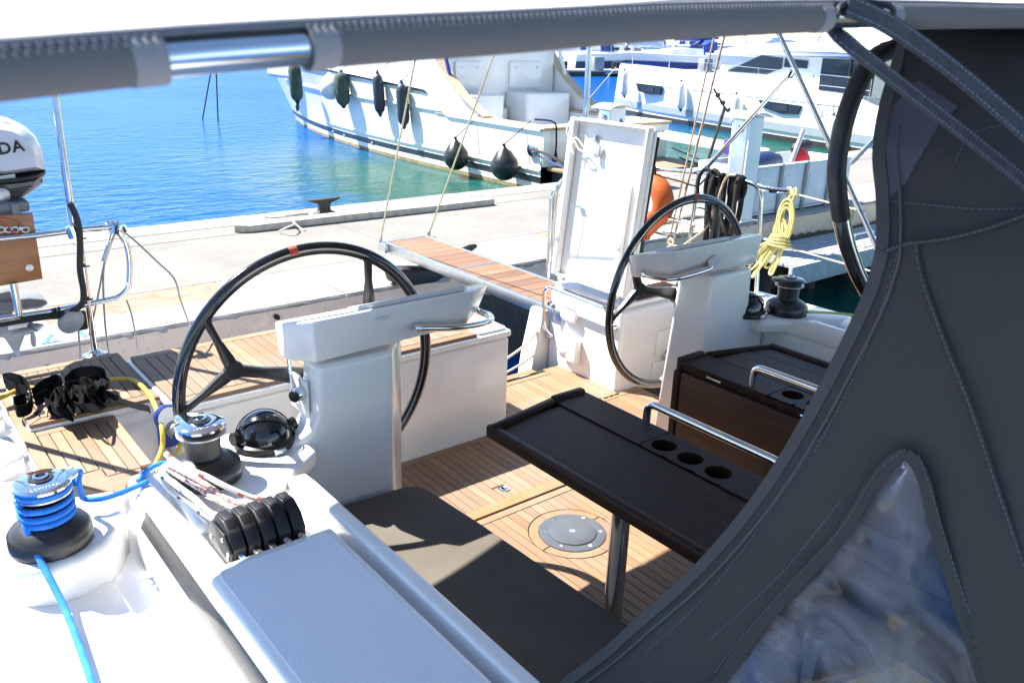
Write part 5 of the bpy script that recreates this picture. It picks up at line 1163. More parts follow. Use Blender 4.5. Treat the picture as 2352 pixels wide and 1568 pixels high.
# ================================================================== PUSHPIT, OUTBOARD AND STERN GEAR (starboard)
PY = 4.03
ps_ = thing('pushpit', 'stainless stern rail on the starboard quarter carrying the outboard', 'stern rail', (.8, PY, .53))
q = lambda x, y, Y=PY: ony((x, y), Y)
loop = [V((.05, PY, 1.135)), q(83, 541), q(185, 527), q(262, 521), q(290, 555), q(298, 600), q(296, 660), q(275, 683), q(200, 699), q(100, 718), V((.05, PY, .79))]
MB().tube(fillet(loop, .05, 6), .0135, 12).build('rail', 'stainless', ps_)
bs = q(222, 832)
MB().tube([V((bs.x, PY, .515)), V((bs.x+.004, PY, 1.13))], .0135, 12).build('stanchion', 'stainless', ps_)
MB().lathe([(.055, 0), (.055, .008), (.03, .018), (.02, .03)], (bs.x, PY, .54), 24).build('foot_plate', 'stainless', ps_)
MB().tube([q(30, 650), q(45, 730)], .016, 12).build('brace', 'stainless', ps_)
for a, c in (((262, 515), (262, 535)), ((278, 520), (285, 532)), ((160, 520), (170, 545))): MB().tube([q(*a, PY-.012), q(*c, PY-.012)], .022, 10).build('clamp', 'chrome', ps_)
for k in range(5): MB().lathe([(.007, 0), (.007, .012)], q(246+6*k, 513+4*(k % 2), PY-.01), 8, (0, -1, .6)).build('bolt', 'chrome', ps_)
pl_ = thing('awning_pole', 'tall stainless pole clamped to the stern rail beside the outboard', 'pole', q(165, 500))
MB().tube([q(167, 505), q(125, 215), q(95, 10)], .0155, 14).build('tube', 'stainless', pl_); MB().tube([q(163, 475), q(168, 510)], .021, 12).build('socket', 'chrome', pl_); MB().obox(q(170, 523), (.014, 0, 0), (0, .014, 0), (0, 0, .022)).build('hinge', 'zinc', pl_, bevel=.004)
ck = thing('cable_run', 'thick black cable tied along the stern rail and stanchion', 'cable', q(190, 600))
MB().tube(cr([q(161, 468, PY-.03), q(172, 490, PY-.03), q(181, 520, PY-.035), q(184, 560, PY-.03), q(184, 620, PY-.03), q(192, 670, PY-.03), q(186, 700, PY-.03), q(150, 722, PY-.025), q(100, 728, PY-.022), q(40, 737, PY-.022), q(0, 744, PY-.022), V((.05, PY-.02, .77))], 8), .014, 10).build('cable', 'black_cable', ck)
for qq in ((188, 548), (195, 612), (203, 688), (128, 716), (136, 714), (122, 718)): 
    c_ = q(*qq, PY-.02); MB().lathe([(.020, -.003), (.020, .003)], c_, 12, (0, .2, 1) if qq[0] > 150 else (1, 0, 0)).build('cable_tie', 'black_plastic', ck)
for pts, r, lb in (([q(255, 535), q(240, 600), q(225, 680), q(205, 770)], .004, 'thin grey wire slanting down from the stern rail clamp'),
               ([q(265, 535, PY-.02), q(243, 590, PY-.02), q(237, 650), q(243, 760), q(256, 845)], .0045, 'grey wire with pale sleeve hanging inside the stern rail loop'),
               ([q(280, 530), q(310, 553), q(360, 600), q(400, 640), q(415, 690), q(440, 757)], .0045, 'grey cable curving from the rail clamp toward the helm seat'),
               ([q(290, 688), q(300, 715), q(310, 760), q(318, 812)], .004, 'grey wire hanging below the stern rail loop end'),
               ([q(180, 756), q(183, 800), q(185, 832)], .004, 'grey wire hanging from the round float')):
    tag(MB().tube(cr(pts, 8), r, 6).build('wire', 'grey_cable'), lb, 'wire')
MB().tube([q(253, 555, PY-.022), q(238, 600, PY-.022)], .011, 8).build('wire_sleeve', 'gelcoat_grey', ps_)
fl = thing('rail_float', 'grey oval float in a black holder under the stern rail', 'float', q(165, 735))
MB().lathe([(.0, -.018), (.04, -.015), (.052, 0), (.04, .015), (0, .018)], q(163, 737, PY-.03), 22, (0, -1, .1), sx=1.15).build('disc', 'motor_lower', fl); MB().obox(q(172, 738, PY), (.05, 0, 0), (0, .012, 0), (0, 0, .045)).build('holder', 'black_plastic', fl, bevel=.008)

# outboard motor hung on a plywood pad
ob = thing('outboard_motor', 'white and grey outboard motor hung on the stern rail', 'outboard motor', (.5, 4.2, .6))
def prof(qs, Y): return [(ony(a, Y).x, ony(a, Y).z) for a in qs]
def cowl(qs, y0, y1, nm, m, par, bulge=.03, n=9):
    """profile rounded off towards front and back"""
    pr = prof(qs, (y0+y1)/2); cx = sum(a for a, _ in pr)/len(pr); cz = sum(b_ for _, b_ in pr)/len(pr); rows = []
    for i in range(n):
        u = -1+2*i/(n-1); s_ = (1-abs(u)**3.2*.32); rows.append([(cx+(x-cx)*s_, (y0+y1)/2+u*(y1-y0)/2, cz+(z-cz)*s_) for x, z in pr])
    b = MB(); b.grid(rows, True); k = len(pr); b.f.append(tuple(range(k))); L = len(b.v); b.f.append(tuple(range(L-1, L-1-k, -1))); return b.build(nm, m, par, smooth=50)
top = [(98, 386), (96, 360), (88, 330), (72, 305), (50, 287), (20, 272), (-15, 265), (-60, 270), (-110, 290), (-140, 330), (-150, 380), (-150, 425), (-40, 402), (30, 396)]
cw = cowl(top, 4.12, 4.48, 'cowl', 'motor_white', ob)
cowl([(58, 292), (40, 281), (10, 270), (-40, 265), (-100, 283), (-100, 300), (-30, 285), (30, 287)], 4.17, 4.43, 'cowl_cap', 'motor_white', ob)
cowl([(97, 391), (92, 415), (70, 432), (48, 448), (30, 470), (-30, 490), (-80, 470), (-140, 440), (-150, 430), (-40, 407), (40, 400)], 4.16, 4.44, 'lower_cowl', 'motor_grey', ob)
cowl([(98, 383), (99, 392), (40, 402), (-40, 409), (-150, 432), (-150, 424), (-40, 401), (40, 394)], 4.118, 4.482, 'cowl_seal', 'black_rubber', ob)
a, c = ony((-8, 345), 4.117), ony((42, 337), 4.117)
text('HONDA', .066, .002, frame(ony((-26, 348), 4.117), c-a, (0, 0, 1)), 'maker_name', 'text_black', cw, 1.12, .022)
pt = ony((14, 410), 4.15); MB().obox(pt, (.035, 0, .003), (0, .003, 0), (-.0, 0, .014)).build('sticker', 'white_plastic', ob)
for k in range(5): c_ = ony((28, 436+6*k), 4.156); MB().obox(c_, (.075-.012*k, 0, .008), (0, .004, 0), (0, 0, .0022)).build('cooling_slot', 'black_plastic', ob)
MB().lathe([(.035, 0), (.032, .025), (.018, .03)], ony((2, 447), 4.15), 18, (0, -1, 0)).build('starter_boss', 'zinc', ob)
tag_ = MB().tube([ony((90, 405), 4.2), ony((95, 418), 4.2)], .006, 6).build('latch', 'black_plastic', ob)
MB().obox(ony((18, 475), 4.13), (.075, 0, .004), (0, .05, 0), (0, 0, .022)).build('clamp_bracket', 'motor_grey', ob, bevel=.008); MB().obox(ony((36, 492), 4.085), (.016, 0, 0), (0, .03, 0), (0, 0, .05)).build('clamp_jaw', 'motor_grey', ob, bevel=.006)
MB().obox(ony((-20, 480), 4.2), (.09, 0, 0), (0, .06, 0), (0, 0, .035)).build('swivel', 'black_plastic', ob, bevel=.01)
MB().prism([(ony((-40, 660), 4.25).x, .50+.35), (ony((24, 655), 4.25).x, .86), (ony((26, 735), 4.25).x, .69), (ony((-40, 740), 4.25).x, .69)], 4.2, 4.3, 'y').build('leg_casing', 'motor_grey', ob, bevel=.02)
pv = ony((30, 700), 4.25)
MB().prism([(pv.x-.22, pv.z-.012), (pv.x+.10, pv.z-.015), (pv.x+.135, pv.z+.0), (pv.x+.12, pv.z+.022), (pv.x+.06, pv.z+.04), (pv.x-.22, pv.z+.045)], 4.18, 4.32, 'y').build('cavitation_plate', 'motor_grey', ob, bevel=.012, seg=3)
gl = [ony(a, 4.25) for a in ((-40, 745), (52, 730), (62, 752), (50, 785), (45, 800), (46, 818), (38, 819), (10, 775), (-40, 770))]
MB().prism([(a.x, a.z) for a in gl], 4.235, 4.265, 'y').build('gear_case', 'motor_lower', ob, bevel=.01, seg=3)
pc_ = ony((60, 757), 4.25); hb = MB().lathe([(.02, -.06), (.024, 0), (.018, .05), (.004, .075)], pc_, 16, (1, 0, .12)).build('propeller_hub', 'motor_lower', ob)
for k in range(3):
    a = 2*PI*k/3+.5; d = V((.0, math.cos(a), math.sin(a))); e = V((.5, -math.sin(a), math.cos(a))).normalized(); b = MB(); rows = []
    for u, w_ in ((.015, .014), (.04, .032), (.065, .034), (.085, .012)): rows.append([pc_+d*u-e*w_+V((.02, 0, 0)), pc_+d*u+V((.026, 0, 0)), pc_+d*u+e*w_+V((.02, 0, 0))])
    b.grid(rows); b.build('propeller_blade', 'motor_lower', hb, solid=.003)
MB().obox(ony((38, 742), 4.22), (.04, 0, 0), (0, .015, 0), (0, 0, .022)).build('anode', 'zinc', ob, bevel=.004)
bd = thing('motor_pad', 'varnished plywood pad bolted to the stern rail under the outboard', 'plywood board', (.5, 4.04, .9))
p4 = [ony(a, 4.05) for a in ((-90, 500), (75, 491), (98, 640), (-90, 672))]
MB().prism([(a.x, a.z) for a in p4], 4.045, 4.085, 'y').build('board', 'plywood', bd, bevel=.003)
MB().lathe([(.016, 0), (.016, .003), (.009, .004), (.009, .008), (0, .008)], ony((68, 615), 4.045), 18, (0, -1, 0)).build('bolt', 'zinc', bd)
for k, x in enumerate((2, 19, 34, 58)): MB().tube([ony((x, 527), 4.036)+V((.013*math.cos(a_), -.004, .011*math.sin(a_))) for a_ in [2*PI*i/14 for i in range(15)]], .004, 6, caps=False).build('eye_ring', 'zinc', bd)
MB().tube([ony((48, 525), 4.045), ony((48, 525), 4.0)], .008, 10).build('thumb_screw', 'zinc', bd)
tag(MB().tube(cr([ony(a, 4.015) for a in ((-5, 505), (8, 512), (20, 522), (28, 533), (42, 536), (50, 528), (47, 515), (35, 506), (10, 500), (-8, 503))], 6), .003, 6).build('kill_cord', 'red_tape'), 'thin red cord looped on the plywood motor pad', 'cord')

# ---- webbing heap, shore power cable and plug on the quarter deck
hw = thing('webbing_heap', 'tangled heap of black webbing straps on the teak locker lid', 'webbing', (.6, 3.65, .557))
zt = .560
def strap(qs, up=None, w_=.045):
    P_ = cr([onz((x, y), z) for x, y, z in qs], 8); wv = []
    for i in range(len(P_)): 
        a = i*.11+hash(str(qs)) % 7 if up is None else 0; wv.append(V((math.sin(a)*.5, math.cos(a)*.3, 1)) if up is None else V(up))
    MB().ribbon(P_, w_, thick=.003, wv=wv).build('strap', 'webbing', hw, smooth=60)
Z1 = zt+.025
strap([(8, 870, Z1+.01), (30, 868, Z1+.03), (60, 880, Z1+.03), (72, 905, Z1+.02), (68, 935, Z1), (40, 945, Z1), (35, 925, Z1), (60, 915, Z1)], (0, .25, 1))
strap([(12, 880, Z1), (35, 892, Z1), (62, 898, Z1+.02)], (0, .3, 1))
strap([(75, 905, Z1), (100, 885, Z1+.03), (130, 872, Z1+.04), (142, 880, Z1+.03), (120, 900, Z1), (80, 920, Z1)], (0, .4, 1))
strap([(150, 880, Z1+.02), (175, 858, Z1+.05), (220, 852, Z1+.06), (243, 862, Z1+.04), (225, 880, Z1), (180, 890, Z1)], (0, .5, 1))
strap([(110, 945, Z1), (118, 915, Z1+.02), (140, 900, Z1+.03), (165, 915, Z1+.03), (168, 940, Z1), (130, 945, Z1), (112, 930, Z1)], (.3, .2, 1))
strap([(105, 925, Z1), (130, 940, Z1+.02), (165, 955, Z1), (150, 930, Z1+.01), (125, 915, Z1+.03)], (0, .6, .8))
strap([(225, 890, Z1+.01), (255, 908, Z1), (290, 925, zt+.01), (340, 938, zt+.008), (342, 942, zt+.006)], (.2, 1, .15), .05)
for k in range(34):
    random.seed(40+k); cx_, cy_ = 188+random.uniform(-32, 32), 905+random.uniform(-22, 22); r_ = random.uniform(18, 34); a0 = random.uniform(0, 6)
    strap([(cx_+r_*math.cos(a0+i*.9), cy_+r_*.42*math.sin(a0+i*.9), zt+.02+.0025*k*(.5+.5*math.sin(i*1.7+k))+.012) for i in range(6)], (random.uniform(-.6, .6), random.uniform(.2, 1), .7))
pcb = thing('shore_power_cable', 'yellow shore power cable crossing the teak deck to a blue plug', 'cable', (.6, 3.4, .56))
MB().tube(cr([onz(a, z) for a, z in (((-30, 925), .57), ((0, 914), .57), ((50, 893), .575), ((110, 890), .57), ((170, 885), .575), ((235, 874), .572), ((290, 870), .572), ((318, 880), .575), ((342, 905), .575), ((360, 940), .56))]+[ony(a, Y) for a, Y in (((372, 985), 3.12), ((372, 1030), 3.08), ((352, 1075), 3.0), ((335, 1100), 2.95))], 8), .0095, 10).build('cable', 'yellow_cable', pcb)
MB().tube(cr([ony((413, 998), 3.12), ony((414, 1020), 3.1), ony((405, 1050), 3.05), ony((395, 1090), 3.0)], 8), .0095, 10).build('cable', 'yellow_cable', pcb)
si = thing('shore_power_inlet', 'blue shore power inlet with round flap on the helm seat front', 'power inlet', ony((390, 990), 3.18))
c_ = ony((382, 957), 3.165); MB().lathe([(.05, 0), (.05, .012), (.04, .02)], c_, 22, (.05, -1, .25)).build('flap', 'royal_blue', si); MB().lathe([(.036, .0205), (.036, .022)], c_, 22, (.05, -1, .25), sx=1.15).build('flap_label', 'white_plastic', si)
MB().obox(ony((392, 995), 3.185), (.05, 0, 0), (0, .012, 0), (0, 0, .055)).build('socket_plate', 'royal_blue', si, bevel=.006)
MB().tube([ony((388, 975), 3.17), ony((402, 985), 3.13), ony((412, 1000), 3.12)], [.032, .036, .03], 16).build('plug', 'motor_lower', si); MB().tube([ony((411, 994), 3.12), ony((414, 1012), 3.11)], [.034, .026], 16).build('plug_collar', 'royal_blue', si)

# ================================================================== PASSERELLE
pz = .365; px0, px1, py0, py1 = 3.43, 3.86, 3.72, 5.93
pa_ = thing('passerelle', 'gangway with reddish teak slats in an aluminium frame from stern to quay', 'gangway', (3.64, 4.8, pz-.06))
for x in (px0, px1-.022): MB().box((x, py0, pz-.075), (x+.022, py1, pz+.006)).build('side_rail', 'aluminium', pa_, bevel=.004)
for y in (py0, 4.90, py1-.022): MB().box((px0+.0225, y, pz-.05), (px1-.0225, y+.022, pz+.004)).build('cross_bar', 'aluminium', pa_, bevel=.003)
MB().box((px0-.035, py1-.10, pz-.07), (px0-.001, py1+.01, pz+.006)).build('end_bracket', 'aluminium', pa_, bevel=.004); MB().box((px1+.001, py1-.10, pz-.07), (px1+.035, py1+.01, pz+.006)).build('end_bracket', 'aluminium', pa_, bevel=.004)
for s0, s1, n in ((py0+.026, 4.896, 10), (4.926, py1-.026, 8)):
    pw_ = (s1-s0)/n
    for k in range(n): plank(px1-px0-.046, pw_-.004, 'teak_red', pa_, ((px0+px1)/2, s0+(k+.5)*pw_, pz), th=.02, nm='slat')
for x in (3.58, 3.70): MB().box((x, py0+.03, pz-.032), (x+.003, 4.89, pz-.021)).build('stringer', 'caulk', pa_)
def pt_line(a, px, Y, lb, m, r=.007, k=2.0):
    t = ony(px, Y); d = (t-a); e = a+d*k; return tag(MB().tube([a, a+d*.5, t, e], r, 7).build('lifting_line', m), lb, 'rope', 'lifting lines of the gangway')
pt_line(V((px0-.02, py1, pz+.01)), (955, 130), 4.75, 'pale yellow line holding the outboard left corner of the gangway', 'line_pale'); pt_line(V((px1+.02, py1, pz+.01)), (1140, 110), 4.75, 'pale yellow line holding the outboard right corner of the gangway', 'line_pale')
for x in (px0-.02, px1+.02): MB().lathe([(.0, 0), (.018, .015), (.02, .04), (.0, .07)], (x, py1, pz), 10).build('knot', 'rope_white', pa_)
tag(MB().tube(cr([V((2.56, 3.86, .05)), V((2.85, 3.84, .03)), V((3.25, 3.88, .12)), V((3.42, 3.88, .26))], 8), .008, 8).build('stern_rope', 'rope_white'), 'white rope strung across the open transom beside the walkway', 'rope')
tag(MB().tube(cr([V((2.62, 3.80, -.03)), V((2.9, 3.85, -.05)), V((3.2, 3.87, 0)), V((3.35, 3.87, .06))], 8), .008, 8).build('stern_rope', 'rope_white'), 'lower white rope along the edge of the walkway', 'rope')

# ================================================================== PORT STERN: rail, lifebuoy, ropes, lifelines, bimini legs
PX = 4.3; qx = lambda x, y, X=PX: onx((x, y), X)
pr_ = thing('pushpit', 'stainless stern rail on the port quarter hung with coiled ropes', 'stern rail', (PX, 3.4, .53))
MB().tube(fillet([V((3.9, 4.02, 1.19)), V((PX-.02, 4.0, 1.19)), qx(1521, 389), qx(1617, 397), qx(1698, 411), qx(1738, 425), qx(1749, 450), V((PX, 2.92, .52))], .06, 6), .0135, 12).build('rail', 'stainless', pr_)
MB().tube(fillet([V((3.9, 4.02, .88)), V((PX-.02, 4.0, .88)), qx(1600, 515), qx(1700, 538), qx(1749, 548)], .05, 6), .012, 12).build('lower_rail', 'stainless', pr_)
MB().tube([V((PX, 3.46, 1.2)), V((PX, 3.49, .5))], .0135, 12).build('stanchion', 'stainless', pr_)
MB().tube(fillet([V((3.56, 4.02, .5)), V((3.56, 4.02, 1.05)), V((3.62, 4.02, 1.10)), V((3.9, 4.02, 1.19))], .08, 6), .0135, 12).build('stern_hoop', 'stainless', pr_)
hl = fillet([ony((1285, 612), 4.02), ony((1268, 600), 4.02), ony((1270, 520), 4.02), ony((1278, 430), 4.02), ony((1300, 405), 4.02), ony((1320, 400), 4.02)], .05, 6); MB().tube(hl, .013, 12).build('gate_hoop', 'stainless', pr_)
MB().tube([V((PX, 2.93, 1.19)), qx(1770, 437), qx(1812, 440)], .017, 10).build('turnbuckle', 'chrome', pr_)
for a, c in ((qx(1740, 424), qx(2060, 505)), (qx(1755, 553), qx(2060, 640))): MB().tube([a, c], .005, 8).build('lifeline', 'rope_white', pr_)
MB().lathe([(.02, 0), (.02, .04)], qx(1750, 432), 10, (0, -1, 0)).build('clamp', 'chrome', pr_); MB().lathe([(.02, 0), (.02, .04)], qx(1757, 553), 10, (0, -1, 0)).build('clamp', 'chrome', pr_)
lb2 = thing('horseshoe_buoy', 'orange horseshoe lifebuoy hung on the stern rail behind the open lid', 'lifebuoy', (4.28, 3.9, .8))
U = [V((4.27, 3.84+.14*math.cos(a), .95+.15*math.sin(a))) for a in [math.radians(-75+30*i) for i in range(0, 10)]]
MB().tube([V((4.27, 3.86, .70))]+cr(U, 4)+[V((4.27, 3.92, .70))], .075, 14, sc=.7).build('foam', 'orange', lb2)
MB().tube([V((4.27, 3.80, 1.05)), V((4.27, 3.80, 1.2))], .01, 6).build('strap', 'black_rubber', lb2); MB().box((4.20, 3.815, .52), (4.24, 3.845, .93)).build('bracket', 'black_plastic', lb2)
# black coil over the rail
bc = thing('rope_coil', 'thick coil of black mooring rope hanging on the port stern rail', 'rope', (4.28, 3.25, 1.2))
random.seed(5)
for k in range(9):
    y0 = 3.36-.03*k+random.uniform(-.015, .015); L = random.uniform(.40, .52) if k < 7 else .3; sp = .05+random.uniform(0, .04); yb = y0-.02+random.uniform(-.05, .05); dx = -.03-.012*(k % 3)
    P_ = [V((PX+.03, yb, 1.2-L)), V((PX+.025, y0, 1.02)), V((PX+.022, y0, 1.19)), V((PX, y0, 1.222)), V((PX+dx, y0-.01, 1.20)), V((PX+dx*1.6, y0-.03, 1.0)), V((PX+dx*1.8, yb-sp, 1.22-L)), V((PX+dx, yb-sp*.4, 1.18-L)), V((PX+.03, yb, 1.2-L))]
    MB().tube(cr(P_, 6), .0125, 8).build('loop', 'rope_black', bc)
for k in range(4):
    y0 = 3.11+.022*k; P_ = [V((PX+.028*math.cos(a)-.01, y0+.012*math.sin(a*.5), 1.16+.07*math.sin(a))) for a in [2*PI*i/12 for i in range(13)]]; MB().tube(P_, .0125, 8).build('wrap', 'rope_black', bc)
for k in range(2):
    cy_ = 3.36-.06*k; MB().tube([V((PX-.05, cy_+.06*math.cos(a), 1.14+.11*math.sin(a))) for a in [math.radians(-40+18*i) for i in range(14)]], .0125, 8).build('loop', 'rope_black', bc)
tag(MB().tube(cr([qx(1521, 406, 4.25), qx(1560, 416, 4.25), qx(1600, 427, 4.27), qx(1620, 410, 4.28)], 6), .006, 6).build('lashing', 'rope_black'), 'thin black line tied off to the port rail stanchion', 'rope')
tag(MB().tube(cr([qx(a, b_, 4.22) for a, b_ in ((1690, 402), (1672, 404), (1660, 425), (1650, 455), (1640, 480), (1625, 520), (1595, 545), (1565, 565), (1545, 563), (1536, 556), (1540, 548), (1548, 558), (1536, 566))], 6), .008, 8).build('trailing_rope', 'line_beige'), 'beige rope looping from the black coil down to a knot', 'rope')
kn = qx(1540, 556)
for (x, lb) in ((1640, 'thin beige backstay line rising left of its twin from the knot'), (1663, 'thicker beige backstay line with red flecks rising from the knot')):
    a = kn+V((0, (.02 if x < 1650 else -.02), -.05 if x < 1650 else 0)); t = qx(x, 85, 4.2); tag(MB().tube([a, (a+t)/2, t, t+(t-a)*1.6], .006 if x < 1650 else .008, 7).build('backstay_line', 'line_beige'), lb, 'rope', 'backstay lines')
kt = thing('rope_knot', 'beige rope knot at the foot of the backstay lines', 'knot', kn)
MB().tube([kn+V((.012*math.sin(i*.9), .025*math.cos(i*.9), .03*math.sin(i*.55))) for i in range(22)], .008, 7).build('turns', 'rope_beige', kt)
tag(MB().tube(cr([qx(1590, 512), qx(1596, 520), qx(1588, 526), qx(1597, 530), qx(1570, 528), qx(1566, 545)], 5), .004, 6).build('tie', 'rope_orange'), 'orange cord tied round the port lower rail', 'cord')
# yellow hank
yh = thing('rope_hank', 'yellow rope hank hanging from the port lifeline above the black winch', 'rope', (PX, 2.8, 1.2))
ht = V((PX, 2.765, 1.2)); random.seed(9)
for k in range(7):
    sp = .035+.012*k; L = .47+random.uniform(-.04, .05); tw = random.uniform(-.03, .03)
    P_ = [ht+V((-.02, 0, -.02)), ht+V((-.02+tw*.3, .02+sp*.3, -.12)), ht+V((-.03, .05*math.sin(k)+.03, -.24)), ht+V((-.04, .035+.045*(k-3)/3, -.30)), ht+V((-.06+tw, .09+.11*(k-2)/3, -L)), ht+V((-.06, .12+.11*(k-2)/3, -L-.012)), ht+V((-.04, .10+.10*(k-2)/3, -L+.05)), ht+V((-.02, .04+.04*(k-3)/3, -.29))]
    MB().tube(cr(P_, 6), .0078, 7).build('loop', 'line_yellow', yh)
for k in range(4):
    MB().tube([ht+V((-.03+.05*math.cos(a), .03+(.05+.01*k)*math.sin(a), -.28-.018*k+.02*math.sin(a*.5))) for a in [2*PI*i/14 for i in range(15)]], .0078, 7).build('frapping_turn', 'line_yellow', yh)
for k in range(3):
    r_ = .045+.014*k; MB().tube([ht+V((-.03, .01+r_*.75*math.cos(a), -.17+r_*1.7*math.sin(a))) for a in [2*PI*i/18 for i in range(19)]], .0078, 7).build('loop', 'line_yellow', yh)
MB().tube(cr([ht+V((-.01, -.03, -.03)), ht+V((.0, -.01, .016)), ht+V((.012, .02, -.02)), ht+V((-.015, .0, -.06)), ht+V((-.02, -.02, -.02)), ht+V((0, .035, .014)), ht+V((.01, .05, -.03)), ht+V((-.02, .01, -.09))], 6), .0078, 7).build('hitch', 'line_yellow', yh)
tag(MB().tube(cr([V((3.80, 2.28, .695)), V((3.95, 2.1, .70)), V((4.05, 1.8, .69)), V((4.1, 1.4, .68))], 6), .007, 7).build('deck_line', 'line_yellow'), 'yellow line leading forward from the black port winch', 'rope')
# bimini legs on the port side and a stern pole
bl = thing('awning_frame_leg', 'crossed stainless awning legs rising from the port rail', 'awning frame', qx(1620, 390))
MB().tube([qx(1770, 30), qx(1790, 80), qx(2003, 545), qx(2040, 630)], .0145, 12).build('main_leg', 'stainless', bl); MB().tube([qx(1817, 168), qx(1618, 391)], .0135, 12).build('strut', 'stainless', bl); MB().tube([qx(2040, 285), qx(1955, 375)], .013, 12).build('strut', 'stainless', bl)
MB().lathe([(.022, -.02), (.022, .02)], qx(1815, 170), 10, (0, -.4, 1)).build('joint', 'chrome', bl); MB().lathe([(.018, -.02), (.018, .02)], qx(1622, 387), 10, (0, -.6, 1)).build('joint', 'chrome', bl)
tag(MB().tube([V((3.81, 4.0, .3)), V((3.79, 4.0, 2.9))], .0185, 12).build('stern_pole', 'stainless'), 'straight stainless pole rising behind the open white lid', 'pole')

# ================================================================== BIMINI OVER THE COCKPIT
bi = thing('bimini', 'grey canvas bimini awning with zipped sleeves round its front bar', 'awning', (CLX, .62, 2.0))
BYF = .50; KB = BYF/.62
bq = [(-140, 186), (0, 170), (200, 152), (540, 121), (900, 96), (1176, 80), (1500, 56), (1800, 44), (1960, 40), (2150, 39), (2352, 41)]
bar = [ony(a, BYF) for a in bq]
XS0, XS1 = -.06, 4.70
# arch symmetric about the centre line
zc_ = lambda X: 1.955+(.105*(1-((X-CLX)/(CLX+.05))**2))
def barz(X):
    if X <= bar[0].x: return bar[0].z-.05*(bar[0].x-X)
    for a, c in zip(bar[:-1], bar[1:]):
        if a.x <= X <= c.x: return a.z+(c.z-a.z)*(X-a.x)/(c.x-a.x)
    X2 = 2*CLX-X
    if X <= CLX: return bar[-1].z+.012*(X-bar[-1].x)
    return barz(X2) if X2 > bar[0].x-.3 else bar[0].z-.02
def barp(X, dz=0, dy=0): return V((X, BYF+dy*KB, barz(X)+dz*KB))
MB().tube([barp(XS0+(XS1-XS0)*i/60) for i in range(61)], .0130*KB, 14).build('front_bar', 'stainless', bi)
def sleeve(x0, x1):
    n = max(4, int((x1-x0)/.04)); sl = MB().tube([barp(x0+(x1-x0)*i/n) for i in range(n+1)], .0162*KB, 18).build('sleeve', 'canvas_sleeve', bi)
    for x, s_ in ((x0, 1), (x1, -1)): MB().tube([barp(x+s_*.0), barp(x+s_*.018)], .0172*KB, 18).build('sleeve_cuff', 'canvas_binding', sl)
xw = lambda px: ony(px, BYF).x
e1, e2 = xw((372, 130)), xw((700, 112)); e3, e4 = xw((1893, 45)), xw((2030, 40))
sleeve(XS0+.02, e1); sleeve(e2, e3); sleeve(e4, 2.9); sleeve(3.1, XS1-.02)
# canopy, rising a little aft of the bar, with an arched after edge
AFT = [(-.1, 2.75), (.5, 2.98), (.75, 3.04), (.9, 3.08), (1.12, 3.33), (1.4, 3.36), (2.33, 3.42)]
def aftY(X):
    X = X if X < CLX else 2*CLX-X
    for a, c in zip(AFT[:-1], AFT[1:]):
        if X <= c[0]: return a[1]+(c[1]-a[1])*(X-a[0])/(c[0]-a[0])
    return AFT[-1][1]
rows = []; NX, NY = 60, 26
for i in range(NX+1):
    X = XS0+(XS1-XS0)*i/NX; r = []
    for j in range(NY+1):
        v = j/NY; Y = BYF+(aftY(X)-BYF)*v; z = barz(X)+.0125+.17*math.sin(min(1, v*1.25)*PI/2)-.05*max(0, v-.75)*4*.6+.004*math.sin(X*9+Y*5)
        r.append((X, Y, z))
    rows.append(r)
MB().grid(rows).build('canopy', 'canvas_grey', bi, smooth=80, solid=.0025)
# zip tape and teeth on top of the bar
tp = MB().tube([barp(XS0+.02+(XS1-XS0-.04)*i/90, .0165, -.002) for i in range(91)], .0048*KB, 8).build('piping', 'piping', bi)
b = MB()
for i in range(420):
    X = .0+i*.0052
    if e1+.0 < X < e2-.0 or e3 < X < e4: continue
    c_ = barp(X, .0145, -.0085); b.obox(c_, (.0015, 0, 0), (0, .0016, 0), (0, 0, .0022))
b.build('zip_teeth', 'piping', bi, smooth=0, kind='stuff')
MB().tube([barp(e1+(e2-e1)*i/16, .0115, -.0052) for i in range(17)], .0022, 6).build('opening_edge', 'black_rubber', bi)
MB().tube(cr([barp(e3, .0, -.0165), barp(e3+.01, .014, -.012), barp((e3+e4)/2, .019, -.004), barp(e4-.01, .012, -.014), barp(e4-.008, -.004, -.0175)], 6), .003, 6).build('opening_edge', 'black_rubber', bi)
for k, f in enumerate((.36, .68)): MB().tube([V((XS0+(XS1-XS0)*i/40, BYF+(3.02-BYF)*f, barz(XS0+(XS1-XS0)*i/40)+.15)) for i in range(41)], .0125, 10).build('roof_hoop', 'stainless', bi)
MB().tube([V((.215, 3.54, .46)), V((.215, 3.54, 1.62)), V((.10, 3.0, 2.08))], .0165, 12).build('side_leg', 'stainless', bi); MB().lathe([(.05, 0), (.05, .008), (.025, .02)], (.215, 3.54, .53), 18).build('leg_foot', 'stainless', bi)
